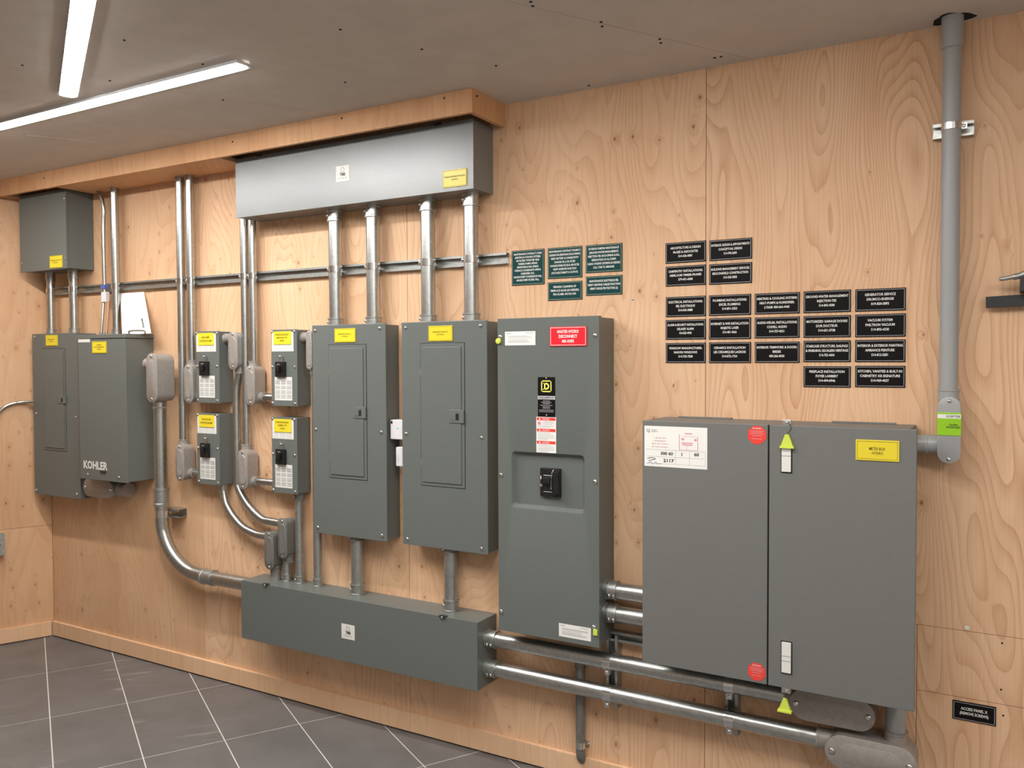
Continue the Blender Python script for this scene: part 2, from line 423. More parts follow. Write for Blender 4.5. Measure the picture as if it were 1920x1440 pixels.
# floor: grout bed with tiles laid at 30 degrees to the wall
fl = struct(obj('floor', prism(bmesh.new(), [(x, y, -.0008) for x, y in big], (0, 0, -.1)), 'grout'), 'dark grey tiled floor with pale grout lines running diagonally to the wall', 'floor')
u = Vector((.866, -.5)); v = Vector((.5, .866)); gap = .0045
for i in range(-8, 16):
    for j in range(-24, 12):
        u0, u1 = -4.643+.597*i+gap/2, -4.643+.597*(i+1)-gap/2; v0, v1 = .0605+.2987*j+gap/2, .0605+.2987*(j+1)-gap/2
        quad = [u*a+v*b for a, b in ((u0, v0), (u1, v0), (u1, v1), (u0, v1))]
        pl = clip([(q.x, q.y-S) for q in quad])
        if pl and area(pl) > .0004: obj('tile', prism(bmesh.new(), [(x, y, 0) for x, y in pl], (0, 0, -.006)), 'tile', fl)
# ceiling: plasterboard sheets, seams parallel to the tiles' short joints
ce = struct(obj('ceiling', prism(bmesh.new(), [(x, y, ZC+.012) for x, y in big], (0, 0, .1)), 'drywall_core'), 'unpainted grey plasterboard ceiling with screw heads and faint seams', 'ceiling')
cu_ = Vector((.866, -.5)); cv_ = Vector((.5, .866))
for k in range(-5, 6):
    s0 = -1.961+1.2192*k+.001; s1 = s0+1.2192-.002
    pl = clip([((cu_*a+cv_*b).x, (cu_*a+cv_*b).y-S) for a, b in ((s0, -9), (s1, -9), (s1, 9), (s0, 9))])
    if pl and area(pl) > .001: obj('plasterboard_sheet', prism(bmesh.new(), [(x, y, ZC) for x, y in pl], (0, 0, .012)), 'drywall', ce)
for q in ((995, 3), (999, 11), (1127, 41), (1129, 49), (1237, 73), (1239, 80), (638, 55), (791, 92), (930, 123), (647, 154), (1104, 160), (1340, 108), (1352, 106), (418, 187), (206, 151), (233, 75), (42, 122), (380, 120)):
    c = PZ(*q, ZC)
    screw(ce, c.x, -c.y, c.z, .0045, 'z-', 'screw_head', 'void')
pp = [PZ(*q, ZC) for q in ((41, 252), (205, 269), (181, 300), (42, 282))]
obj('plasterboard_patch', prism(bmesh.new(), [(q.x, q.y, ZC) for q in pp], (0, 0, -.0012)), 'drywall', ce)
# back wall: full-height plywood sheets on a dark backing
wb = bmesh.new(); bx(wb, -4.75, 2.4, -.12, -.021, -.1, ZC+.1)
wb = struct(obj('wall_back', wb, 'backing'), 'plywood-clad wall that carries all the electrical equipment', 'wall')
def sheet(poly, mat, idx, name='plywood_sheet'):
    o = obj(name, prism(bmesh.new(), [(x, 0, z) for x, z in poly], (0, .02, 0)), mat, wb); o.pass_index = idx; return o
e_ = .0010
for k in range(6):
    x0 = -4.502+1.2192*k+e_; x1 = min(x0+1.2192-2*e_, 2.3); mt = ('plywood_soft', 'plywood', 'plywood', 'plywood_clear', 'plywood_clear', 'plywood_clear')[k]
    if k != 3: sheet([(x0, 0), (x1, 0), (x1, ZC), (x0, ZC)], mt, (1, 2, 3, 4, 8, 11)[k]); continue
    xa = P(1719, 1240, 0).x; zA = P(1760, 1176, 0).z; zB = P(1760, 1300, 0).z; g_ = .0007    # sheet with the screwed access panel
    sheet([(x0, 0), (xa-g_, 0), (xa-g_, zA+g_), (x1, zA+g_), (x1, ZC), (x0, ZC)], mt, 4)
    sheet([(xa+g_, zB+g_), (x1, zB+g_), (x1, zA-g_), (xa+g_, zA-g_)], mt, 4, 'access_panel')
    sheet([(xa+g_, 0), (x1, 0), (x1, zB-g_), (xa+g_, zB-g_)], mt, 4, 'access_panel')
# left wall, slanting away from the back wall
def lw(bm, s0, s1, z0, z1, t0=0.0, t1=.02):
    return prism(bm, [LW_C+LW_DIR*s+LW_OUT*t0+Vector((0, 0, z)) for s, z in ((s0, z0), (s1, z0), (s1, z1), (s0, z1))], LW_OUT*(t1-t0))
wl = struct(obj('wall_left', lw(bmesh.new(), -.05, 5.2, -.1, ZC+.1, .021, .12), 'backing'), 'plywood-clad side wall meeting the equipment wall at a wide angle', 'wall')
zs = PL(60, 987.5).z
for s0, s1 in ((0.0, 1.2192), (1.2192, 2.4384), (2.4384, 3.6576), (3.6576, 5.12)):
    obj('plywood_sheet', lw(bmesh.new(), s0+.001, s1-.001, 0, zs-.0008), 'plywood_side', wl).pass_index = 5
    obj('plywood_sheet', lw(bmesh.new(), s0+.001, s1-.001, zs+.0008, ZC), 'plywood_side', wl).pass_index = 6
wr = struct(obj('wall_right', bx(bmesh.new(), 2.3, 2.4, 0, 4.7, -.1, ZC+.1), 'painted_wall'), 'plain white wall beyond the equipment', 'wall')
wf = struct(obj('wall_front', bx(bmesh.new(), -6.7, 2.4, 4.7, 4.8, -.1, ZC+.1), 'painted_wall'), 'plain white wall facing the equipment', 'wall')
# skirting strips
zb = P(102, 1166, .016).z
bb = struct(thing('baseboard_back', 'plywood skirting strip along the equipment wall', 'baseboard', (-2, 0, 0)), 'plywood skirting strip along the equipment wall', 'baseboard')
xj = P(768, 1350, .016).x
for a, b in ((-4.495, xj-.0006), (xj+.0006, xj+2.44), (xj+2.441, 2.3)):
    box('skirting_board', a, b, 0, .016, .007, zb, 'plywood_plain', bb, .0006)
bl = struct(obj('baseboard_left', lw(bmesh.new(), .016, 5.1, .007, zb, -.016, 0), 'plywood_plain'), 'plywood skirting strip along the slanted side wall', 'baseboard')
# soffit box above the cabinets
SD = .226; DT = .14; DJ = .153; ZS = P(885, 210, SD).z; XR = P(947, 235, 0).x
tr = struct(thing('trim_1', 'boxed plywood soffit under the ceiling above the cabinets', 'soffit', (-3, -SD, ZS)), 'boxed plywood soffit under the ceiling above the cabinets', 'soffit')
xk = P(102, 340, SD).x; ft = .017
box('fascia_board', -4.60, xk-.0006, SD-ft, SD, ZS, ZC, 'fascia', tr, .001)
box('fascia_board', xk+.0006, XR, SD-ft, SD, ZS, ZC, 'fascia', tr, .001)
box('return_board', XR-ft, XR, 0, SD-ft-.0005, ZS, ZC, 'fascia', tr, .001)
XT0 = P(442, 380, .14).x; XT1 = P(887.7, 300, .14).x          # upper trough ends
XJ0 = P(37, 440, .153).x; XJ1 = P(123.5, 440, .153).x          # small junction box ends
box('soffit_board', XJ1+.012, XT0-.02, 0, SD-ft, ZS+.002, ZS+.019, 'fascia', tr, .001)
box('soffit_board', -4.6, XJ0-.012, 0, SD-ft, ZS+.002, ZS+.019, 'fascia', tr, .001)
box('cavity_batten', XT0-.02, XR-ft-.001, DT+.006, SD-ft-.001, ZS+.022, ZS+.04, 'backing', tr, 0)  # dark slab added to paint the shade in the gap above the trough
box('cavity_batten', XJ0-.012, XJ1+.012, DJ+.004, SD-ft-.001, ZS+.02, ZS+.04, 'backing', tr, 0)  # same painted shade above the junction box
for q in ((641, 212+10), (833, 184), (894, 180), (436, 266), (82, 334)):
    c = P(*q, SD); screw(tr, c.x, SD-.0005, c.z, .004, 'y', 'nail_head', 'void')

# ------------------------------------------------------------------ ceiling lights
def led(label, a, b, wd=.056):
    a, b = Vector((*a, ZC)), Vector((*b, ZC)); t = thing('led_tube', label, 'ceiling light', (a+b)/2, 'LED tubes on the ceiling')
    ax = (b-a).normalized(); sd = Vector((-ax.y, ax.x, 0)); L = (b-a).length; n = 12
    def shell(h0, prof, zfun):
        bm = bmesh.new(); rings = []
        for q, k in prof:
            c = a+ax*q; rings.append([bm.verts.new(c+sd*math.cos(math.pi*i/n)*wd/2*k+Vector((0, 0, zfun(i, k)))) for i in range(n+1)])
        for r0, r1 in zip(rings, rings[1:]):
            for i in range(n): bm.faces.new((r0[i], r0[i+1], r1[i+1], r1[i]))
            bm.faces.new((r0[n], r0[0], r1[0], r1[n]))
        bm.faces.new(rings[0]); bm.faces.new(rings[-1]); return bm
    prof = ((0, .3), (.004, .66), (.012, .9), (.022, 1), (L-.022, 1), (L-.012, .9), (L-.004, .66), (L, .3))
    bm = bmesh.new(); prism(bm, [a+sd*q*wd*.53+Vector((0, 0, z)) for q, z in ((-1, 0), (1, 0), (1, -.010), (-1, -.010))], b-a); obj('housing', bm, 'white_plastic', t)
    obj('diffuser', shell(0, prof, lambda i, k: -.010-math.sin(math.pi*i/n)*.0035*k), 'led_diffuser', t, smooth=.7)
    return t
led('bright LED tube on the ceiling parallel to the plywood soffit', (-2.09, 1.918-S), (-4.40, 1.918-S))
led('bright LED tube on the ceiling angled away from the soffit', (-2.87, 1.825-S), (-.80, 1.825-S-1.195))
led('LED tube on the ceiling between the angled tube and the tall grey pipe', (-1.325, 1.69-S), (.41, 1.69-S-1.0))
led('LED tube on the ceiling between the camera and the right-hand white wall', (.9, -1.6), (1.8, -3.6))  # added out of view to raise the ambient light in the room

# ------------------------------------------------------------------ upper and lower wiring troughs
zt0 = P(887.7, 353.6, DT).z; ZT1 = (P(887.7, 221, DT).z+P(442, 299, DT).z)/2
t = thing('wiring_trough', 'long grey steel wiring trough hung under the plywood soffit', 'wiring trough', ((XT0+XT1)/2, -.07, zt0))
box('body', XT0+.002, XT1-.002, 0, DT-.004, zt0+.002, ZT1-.003, 'trough_paint', t, .002)
cv = box('cover', XT0, XT1, DT-.004, DT, zt0, ZT1, 'trough_paint', t, .0012)
r = rect((630, 312.5), (655.3, 334.5), DT); r = (r[0], r[1], r[3]-.062, r[3])
pl = plate('maker_plate', r, DT, t, 'label_white', .001, label='small white maker plate')
mx, mz = (r[0]+r[1])/2, (r[2]+r[3])/2
def logo(pl, mx, mz, d, s):
    bm = bmesh.new(); n = 20
    for k in range(n):
        a0, a1 = 2*math.pi*k/n, 2*math.pi*(k+1)/n
        bm.faces.new([bm.verts.new((mx+rr*math.cos(a), -d, mz+s*.24+rr*math.sin(a))) for rr, a in ((s*.13, a0), (s*.17, a0), (s*.17, a1), (s*.13, a1))])
    obj('emblem', bm, 'grey_print', pl)
    text('lettering', ['TMB'], mx, mz-s*.06, d, pl, 'black_print', width=s*.5, height=s*.22, bold=.03)
    bars('print', [(mx+s*(k*.2-.36), mx+s*(k*.2-.27), mz-s*.34, mz-s*.26) for k in range(4)], d, pl, 'grey_print')
logo(pl, mx, mz, DT+.0016, .06)
yellow(t, (831, 321), (876, 347.5), DT, ['WIRING DISTRIBUTION BOX', '(HYDRO)'], frac=.86, hfrac=.3)
for q in ((486, 293), (821, 232)): c = P(*q, DT); box('cover_clip', c.x-.014, c.x+.014, DT-.01, DT+.004, ZT1-.005, ZT1+.004, 'dark_metal', t, .001)

DW = .138
XW0 = P(452.7, 1140, DW).x; XW1 = P(895, 1230, DW).x; ZW1 = P(895, 1167.8, DW).z; ZW0 = P(895, 1297, DW).z
t = thing('wiring_trough', 'long grey steel wiring trough below the breaker panels near the floor', 'wiring trough', ((XW0+XW1)/2, -.07, ZW0))
box('body', XW0+.001, XW1-.001, 0, DW-.003, ZW0+.001, ZW1-.001, 'grey_paint', t, .0015)
cv = box('cover', XW0, XW1, DW-.003, DW, ZW0, ZW1, 'grey_paint', t, .001)
r = rect((640.4, 1171), (665.3, 1198), DW); zc_ = P(652.8, 1184.8, DW).z; r = (r[0], r[1], zc_-.03, zc_+.03)
pl = plate('maker_plate', r, DW, t, 'label_white', .001, label='small white maker plate'); logo(pl, (r[0]+r[1])/2, zc_, DW+.0016, .056)
for q in ((498, 1097), (830, 1158)):
    c = P(*q, DW); o = box('cover_clip', c.x-.015, c.x+.015, DW-.012, DW+.006, ZW1-.001, ZW1+.003, 'dark_metal', t, .001); screw(o, c.x, DW+.006, ZW1-.002, .005)
c = P(694.6, 1129, DW); screw(t, c.x, DW-.005, ZW1, .005, 'z-')

# ------------------------------------------------------------------ breaker panels
def panel_door(parent, tl, tr, bl, br, d, latch_tl, latch_br, latch_open=True):
    x0, x1 = P(*tl, d).x, P(*tr, d).x; x1 = (x1+P(*br, d).x)/2; x0 = (x0+P(*bl, d).x)/2
    z1 = (P(*tl, d).z+P(*tr, d).z)/2; z0 = (P(*bl, d).z+P(*br, d).z)/2
    bars('door_gap', [(x0-.0022, x1+.0022, z0-.0022, z1+.0022)], d+.0003, parent, 'void')
    dr = bmesh.new(); bx(dr, x0, x1, d, d+.002, z0, z1, .0006); ib = .013
    bx(dr, x0+ib*.6, x1-ib, d+.002, d+.0055, z0+ib, z1-ib, .0022); dr = obj('door', dr, 'grey_paint', parent)
    for zz in (z0+(z1-z0)*.16, z1-(z1-z0)*.2): bars('hinge', [(x0-.003, x0+.004, zz-.012, zz+.012)], d+.0023, dr, 'cast_dark')
    l = rect(latch_tl, latch_br, d+.006); la = box('latch', l[0], l[1], d+.0022, d+.0085, l[2], l[3], 'grey_paint', dr, .002)
    cx, cz, w2, h2 = (l[0]+l[1])/2, (l[2]+l[3])/2, (l[1]-l[0]), (l[3]-l[2])
    bars('latch_slot', [(cx-w2*.2, cx+w2*.16, cz-h2*.28, cz+h2*.22)], d+.0089, la, 'void')
    box('latch_pull', cx-w2*.34, cx-w2*.04, d+.0085, d+.0105, cz-h2*.28, cz+h2*.22, 'grey_paint', la, .001)
    return dr
def breaker_panel(label, L, R, top, bot, d, box_in, door, plate_px, lines, screws):
    x0 = (P(*L[0], d).x+P(*L[1], d).x)/2; x1 = (P(*R[0], d).x+P(*R[1], d).x)/2
    z1 = P(*top, d).z; z0 = P(*bot, d).z
    t = thing('breaker_panel', label, 'breaker panel', ((x0+x1)/2, -d/2, z0))
    box('body', x0+box_in, x1-box_in, 0, d-.004, z0+box_in*.8, z1-box_in*.8, 'grey_paint', t, .0015)
    cv = box('cover', x0, x1, d-.006, d, z0, z1, 'grey_paint', t, .0022)
    panel_door(t, *door[0], d, *door[1])
    yellow(t, *plate_px, d, lines, frac=.62, hfrac=.3)
    for q in screws: pscrew(cv, *q, d, .0075)
    return t, x0, x1, z0, z1
DP = .092
pa, A0, A1, AZ0, AZ1 = breaker_panel('tall grey breaker panel above the lower trough with plate reading Breaker Panel A', ((583.9, 611), (590, 1000)), ((721.4, 605.5), (727.4, 1016)), (652, 608), (666, 1008.6), DP, .006,
    (((616.5, 647), (686, 645.7), (618.5, 896), (689, 899)), ((663, 762.5), (686, 785))), ((628, 616.5), (667, 641.4)), ['BREAKER PANEL A', '(HYDRO)'],
    ((590.8, 620), (712, 615.6), (592.4, 805), (715, 810.7), (596, 988.5), (716.5, 1004)))
pb, B0, B1, BZ0, BZ1 = breaker_panel('tall grey breaker panel beside the master disconnect with plate reading Breaker Panel B', ((751.2, 605), (757, 1018.8)), ((912.5, 600), (915.5, 1042)), (832, 602), (836, 1030.4), DP, .006,
    (((788.8, 644), (871, 643), (790.8, 910), (872, 915)), ((843, 768), (870, 794))), ((804, 611.5), (849, 639)), ['BREAKER PANEL B', '(HYDRO)'],
    ((760.7, 614.7), (901, 610.7), (761.5, 813), (903, 820.6), (763.7, 1010.5), (903, 1028.7)))
pc, C0, C1, CZ0, CZ1 = breaker_panel('narrow grey breaker panel joined to the transfer switch cabinet', ((60, 640), (66, 920)), ((145.5, 640), (151, 930)), (100, 625), (108, 931), .105, .003,
    (((80, 654), (121, 653.5), (84.4, 842), (126, 847)), ((109.5, 742), (123, 757))), ((86.3, 628.6), (108.6, 648.3)), ['BREAKER PANEL', '(HYDRO)'],
    ((64.7, 631.6), (68, 775.6), (68.2, 918.8), (144, 927), (142, 782)))

# ------------------------------------------------------------------ small junction box under the soffit
zj0 = P(124, 503, DJ).z
t = thing('junction_box', 'square grey junction box let into the soffit above the narrow breaker panel', 'junction box', ((XJ0+XJ1)/2, -.07, zj0))
box('body', XJ0+.003, XJ1-.003, 0, DJ-.003, zj0+.003, ZS+.004, 'grey_paint', t, .0015)
cv = box('cover', XJ0, XJ1, DJ-.012, DJ, zj0, ZS+.006, 'grey_paint', t, .0015)
yellow(t, (93.8, 480.5), (117.5, 501), DJ, ['DISTRIBUTION BOX', '(HYDRO)'], frac=.82, hfrac=.3)
for q in ((41, 494), (121.5, 484), (120.5, 372)): pscrew(cv, *q, DJ, .0055)

# ------------------------------------------------------------------ transfer switch cabinet
DK = .155
K0 = P(148.5, 780, DK).x; K1 = P(237.8, 780, DK).x; KZ1 = P(234, 625.6, DK).z; KZ0 = P(240, 906.5, DK).z; zl = P(234, 633.5, DK).z
t = thing('transfer_switch', 'deep grey transfer switch cabinet with white KOHLER lettering', 'electrical cabinet', ((K0+K1)/2, -.08, KZ0))
box('body', K0+.002, K1-.002, 0, DK-.006, KZ0+.004, zl-.002, 'grey_paint', t, .002)
fr_ = box('front_cover', K0, K1, DK-.006, DK, KZ0, zl-.003, 'grey_paint', t, .002)
box('lid', K0-.001, K1+.004, 0, DK+.003, zl, KZ1, 'grey_paint', t, .0025)
r = rect((157, 864.5), (202, 880.5), DK)
text('lettering', ['KOHLER'], (r[0]+r[1])/2, zat((r[0]+r[1])/2, DK, 872.5), DK+.0008, fr_, 'white_print', width=r[1]-r[0], height=.041, bold=.035)
r = rect((147.5, 636), (168.8, 641.6), DK); plate('data_sticker', (K0+.004, r[1], r[2], r[3]), DK, fr_, 'label_white', .0006, 0)
yellow(t, (173.4, 640.6), (200, 662), DK, ['TRANSFER', 'SWITCH GENERATOR', '(HYDRO)'], frac=.72, hfrac=.5)
for q in ((164.6, 889.5), (223, 895.5)): pscrew(fr_, *q, DK, .0075)
r = rect((189, 882.5), (199, 886), DK); box('catch', r[0], r[1], DK, DK+.006, r[2], r[3], 'dark_metal', fr_, .001)
c = P(255, 622, .12); 
tube('lid_handle', smooth_path([(c.x-.045, -.125, KZ1), (c.x-.038, -.125, KZ1+.014), (c.x+.03, -.10, KZ1+.014), (c.x+.04, -.10, KZ1)], 5), .004, 'cast_dark', t, 8)
# instruction booklet standing on the cabinet
bl_ = P(226, 623, .06); tr_ = P(264.7, 547.5, .03)
t = thing('instruction_booklet', 'white instruction envelope leaning on the wall on top of the transfer switch', 'booklet', (bl_.x+.05, -.06, KZ1))
zt = P(264.7, 547.5, .02).z; hh = zt-KZ1
a0 = P(229, 620, .075).x; a1 = P(276, 620, .075).x; b0 = P(226, 548, .02).x; b1 = P(263, 547, .02).x
for nm, off, m in (('cover', 0, 'paper'), ):
    bm = bmesh.new(); prism(bm, [(a0, -.075, KZ1+.001), (a1, -.075, KZ1+.001), (b1, -.021, zt), (b0, -.021, zt)], (.006, .018, .002)); bk = obj('booklet', bm, 'paper', t)
k_ = .09
e0 = Vector((a1, -.075, KZ1+.001)); e1 = Vector((b1, -.028, zt)); ax = (e1-e0)
o = text('lettering', ['KOHLER'], 0, 0, 0, t, 'black_print', width=.055, height=.011, bold=.03)
ctr = e0+ax*.26+Vector((-.016, -.002, 0)); o.rotation_euler = (-math.atan2(.047, hh), 0, 0); 
me = o.data; Rz = Matrix.Rotation(-(math.pi/2+math.atan2(-(b1-a1), hh)*1.0), 4, 'Y')
for vtx in me.vertices: vtx.co = Rz @ (vtx.co+ORI[t.name])
o.location = ctr-ORI[t.name]

# ------------------------------------------------------------------ safety switches
DS = .083
def safety_switch(label, tl, tr, bl, br, lines):
    x0 = (P(*tl, DS).x+P(*bl, DS).x)/2; x1 = (P(*tr, DS).x+P(*br, DS).x)/2
    z1 = (P(*tl, DS).z+P(*tr, DS).z)/2; z0 = (P(*bl, DS).z+P(*br, DS).z)/2
    W, HH = x1-x0, z1-z0
    X = lambda a: x0+W*a
    Z = lambda b: z1-HH*b
    t = thing('safety_switch', label, 'safety switch', ((x0+x1)/2, -DS/2, z0), 'grey safety switches between the conduits')
    box('body', x0+.002, x1-.002, 0, DS-.003, z0+.002, z1-.002, 'grey_paint', t, .002)
    cv = box('cover', x0, x1, DS-.003, DS, z0, z1, 'grey_paint', t, .0015)
    o = box('upper_label', X(.03), X(.87), DS, DS+.0006, Z(.285), Z(.035), 'label_white', cv, 0, 'white printed label')
    bars('print', [(X(.08+.26*c), X(.28+.26*c), Z(.215+.028*rr)-.001, Z(.215+.028*rr)+.001) for c in range(3) for rr in range(3)], DS+.0012, o, 'faint_print')
    y = box('name_plate', X(.12), X(.79), DS+.0006, DS+.0032, Z(.195), Z(.025), 'yellow_plate', cv, .0005, 'yellow engraved plate')
    text('lettering', lines, X(.455), Z(.11), DS+.0040, y, 'brown_print', width=W*.52, height=HH*(.032*len(lines)+.012), bold=.01, space=1.3)
    lo = box('lower_label', X(.13), X(.80), DS, DS+.0006, Z(.925), Z(.62), 'label_white', cv, 0, 'white printed table label')
    bars('print', [(X(.16+.22*c), X(.335+.22*c), Z(b)-.0012, Z(b)+.0012) for c in range(3) for b in (.67, .684, .698, .712, .74, .756, .772, .80, .82, .836, .86, .876, .895)], DS+.0012, lo, 'grey_print')
    hb = box('switch_block', X(.22), X(.585), DS, DS+.012, Z(.62), Z(.42), 'black_plastic', cv, .0015)
    box('toggle', X(.33), X(.47), DS+.012, DS+.028, Z(.545), Z(.47), 'black_plastic', hb, .003)
    bars('print', [(X(.30), X(.42), Z(.452)-.001, Z(.452)+.001), (X(.38), X(.43), Z(.535)-.0015, Z(.535)+.0015)], DS+.0125, hb, 'faint_print')
    tb = box('lock_tab', X(.32), X(.49), DS, DS+.007, Z(.42), Z(.345), 'galvanized_dull', cv, .001); screw(tb, X(.40), DS+.007, Z(.355), .006)
    for a in (.045, .90):
        for b in (.028, .49, .965): screw(cv, X(a), DS, Z(b), .0068)
    return t, x0, x1, z0, z1
sw1 = safety_switch('upper grey safety switch beside the twin conduits next to the transfer switch', (367, 621), (410, 621), (368.3, 754), (412.4, 757), ['HEAT-PUMP', 'OUTDOOR 40 AMP'])
sw2 = safety_switch('lower grey safety switch with a curved conduit leaving its underside', (369, 774), (411, 775.5), (370.3, 906), (413, 911.5), ['FURNACE LINE', 'OUTDOOR 40 AMP'])
sw3 = safety_switch('upper grey safety switch right next to Breaker Panel A', (508, 617.7), (556, 617.7), (509.3, 760), (558.6, 763), ['FURNACE DISCONNECT', 'MAIN FLOOR, TOP', '(20 KW)'])
sw4 = safety_switch('lower grey safety switch right next to Breaker Panel A', (509, 781), (556, 783.5), (510.8, 923), (558.8, 928), ['FURNACE DISCONNECT', 'BASEMENT, TOP', '(20 KW)'])

# ------------------------------------------------------------------ master disconnect
DM = .135
M0 = (P(933.5, 598, DM).x+P(935, 1190, DM).x)/2; M1 = (P(1124.5, 592, DM).x+P(1122, 1214, DM).x)/2; MZ1 = P(1029, 594.8, DM).z; MZ0 = P(1122, 1214.8, DM).z
t = thing('master_disconnect', 'tall grey master disconnect cabinet with red plate and recessed black breaker handle', 'disconnect', ((M0+M1)/2, -.07, MZ0))
box('body', M0+.004, M1-.004, 0, DM-.02, MZ0+.004, MZ1-.004, 'grey_paint', t, .0015)
rc = rect((959, 851), (1096, 962), DM); rc = (rc[0], rc[1], (P(959, 948, DM).z+P(1096, 967, DM).z)/2, (P(959, 847, DM).z+P(1096, 853, DM).z)/2)
def rrect(x0, x1, z0, z1, r, y, n=6):
    out = []
    for cx, cz, a0 in ((x1-r, z1-r, 0), (x0+r, z1-r, 1), (x0+r, z0+r, 2), (x1-r, z0+r, 3)):
        for i in range(n+1): a = (a0+i/n)*math.pi/2; out.append((cx+r*math.cos(a), y, cz+r*math.sin(a)))
    return out
bm = bmesh.new(); nq = 7
outer = []
for cx, cz in ((M1, MZ1), (M0, MZ1), (M0, MZ0), (M1, MZ0)): outer += [(cx, -DM, cz)]*nq
loops = [[(x, -(DM-.02), z) for x, y, z in outer], outer, rrect(rc[0]-.004, rc[1]+.004, rc[2]-.004, rc[3]+.004, .017, -DM), rrect(*rc, .015, -(DM-.001)), rrect(rc[0]+.012, rc[1]-.012, rc[2]+.012, rc[3]-.012, .008, -(DM-.018))]
vl = [[bm.verts.new(q) for q in lp] for lp in loops]
for a, b in zip(vl, vl[1:]):
    n = len(a)
    for i in range(n): bm.faces.new((a[i], a[(i+1) % n], b[(i+1) % n], b[i]))
bm.faces.new(vl[-1]); bmesh.ops.remove_doubles(bm, verts=bm.verts[:], dist=1e-6)
cv = obj('front_cover', bm, 'grey_paint', t, smooth=.5)
x_, z_ = (P(1011.4, 880, DM).x+P(1048.6, 930, DM).x)/2, (P(1030, 878.5, DM).z+P(1030, 932, DM).z)/2
w_, h_ = P(1048.6, 905, DM).x-P(1011.4, 905, DM).x, P(1030, 878.5, DM).z-P(1030, 932, DM).z
hd = box('breaker_frame', x_-w_/2, x_+w_/2, DM-.019, DM-.004, z_-h_/2, z_+h_/2, 'black_plastic', t, .003, 'black moulded breaker')
box('breaker_well', x_-w_*.32, x_+w_*.18, DM-.005, DM-.001, z_-h_*.30, z_+h_*.28, 'black_plastic', hd, .003)
box('breaker_handle', x_-w_*.26, x_+w_*.12, DM-.003, DM+.016, z_-h_*.02, z_+h_*.20, 'black_plastic', hd, .003)
box('side_guard', x_+w_*.24, x_+w_*.5, DM-.004, DM+.010, z_-h_*.38, z_+h_*.42, 'black_plastic', hd, .003)
bars('print', [(x_-w_*.47, x_-w_*.43, z_+h_*.10, z_+h_*.22)], DM-.0035, hd, 'white_print')
tube('lock_wire', smooth_path([(x_+w_*.24, -DM-.002, z_+h_*.47), (x_+w_*.16, -DM-.006, z_+h_*.3), (x_+w_*.12, -DM-.006, z_-.02), (x_+w_*.14, -DM-.004, z_-h_*.15)], 5), .0011, 'zinc', hd, 6)
bars('ledge_mark', [(x_-w_*.3, x_+w_*.14, z_+h_*.24, z_+h_*.265), (x_-w_*.3, x_+w_*.14, z_-h_*.33, z_-h_*.31)], DM-.0006, hd, 'faint_print')
text('lettering', ['O'], x_-w_*.44, z_-h_*.11, DM-.0035, hd, 'white_print', width=.008, height=.009)
# red plate
r = rect((1031.7, 613), (1100.8, 649), DM); r = (r[0], r[1], (P(1031.7, 648, DM).z+P(1100.8, 650, DM).z)/2, (P(1031.7, 613.5, DM).z+P(1100.8, 611, DM).z)/2)
rp = plate('name_plate', r, DM, t, 'red_plate', .004, .0008, 'red plate with white lettering')
bars('border', frame_bars(r, .003, .0015), DM+.0046, rp, 'white_print')
text('lettering', ['MASTER HYDRO', 'DISCONNECT', '400 AMPS'], (r[0]+r[1])/2, (r[2]+r[3])/2, DM+.0046, rp, 'white_print', width=(r[1]-r[0])*.58, height=(r[3]-r[2])*.66, bold=.03, space=1.15)
def notice(parent, r, d, seed):
    o = plate('notice_label', r, d, parent, 'paper', .0006, 0, 'white printed notice'); rnd = random.Random(seed); W = r[1]-r[0]; hh = r[3]-r[2]
    bars('print', [(r[0]+W*.1, r[0]+W*rnd.uniform(.7, .92), r[3]-hh*b-.0009, r[3]-hh*b+.0009) for b in (.33, .40, .52, .64, .72, .79)]+[(r[0]+W*.06, r[0]+W*.2, r[3]-hh*.18, r[3]-hh*.1), (r[0]+W*.66, r[0]+W*.93, r[3]-hh*.14, r[3]-hh*.09)], d+.001, o, 'faint_print'); return o
a, b = P(947, 622, DM), P(1004, 647, DM); notice(t, (a.x, b.x, b.z, a.z), DM, 1)
a, b = P(1048, 1168, DM), P(1108, 1203, DM); c = P(1108, 1178, DM); notice(t, (a.x, b.x, b.z, (a.z+c.z)/2), DM, 2)
# maker plate and danger label
x0, x1 = P(1008.7, 740, DM).x, P(1041, 740, DM).x; xc = (x0+x1)/2; Zr = lambda py: P(1025, py, DM).z
mp = plate('maker_plate', (x0, x1, Zr(781.5), Zr(707)), DM, t, 'black_plate', .0012, .0004, 'black maker plate with yellow emblem')
W = x1-x0; zc_ = Zr(724.2); hw = W*.30
bars('emblem', [(xc-hw, xc+hw, zc_+hw-.004, zc_+hw), (xc-hw, xc+hw, zc_-hw, zc_-hw+.004), (xc-hw, xc-hw+.004, zc_-hw, zc_+hw), (xc+hw-.004, xc+hw, zc_-hw, zc_+hw)], DM+.0017, mp, 'yellow_print')
text('lettering', ['D'], xc+.0015, zc_, DM+.0017, mp, 'yellow_print', width=hw*1.0, height=hw*1.2, bold=.045)
bars('letter_serif', [(xc-hw*.62, xc-hw*.2, zc_+hw*.44, zc_+hw*.60), (xc-hw*.62, xc-hw*.2, zc_-hw*.60, zc_-hw*.44)], DM+.0017, mp, 'yellow_print')
bars('print_band', [(x0, x1, Zr(749), Zr(742.3))], DM+.0015, mp, 'faint_print')
text('band_lettering', ['SQUARE D'], xc, Zr(745.7), DM+.0019, mp, 'black_print', width=W*.85, height=.008)
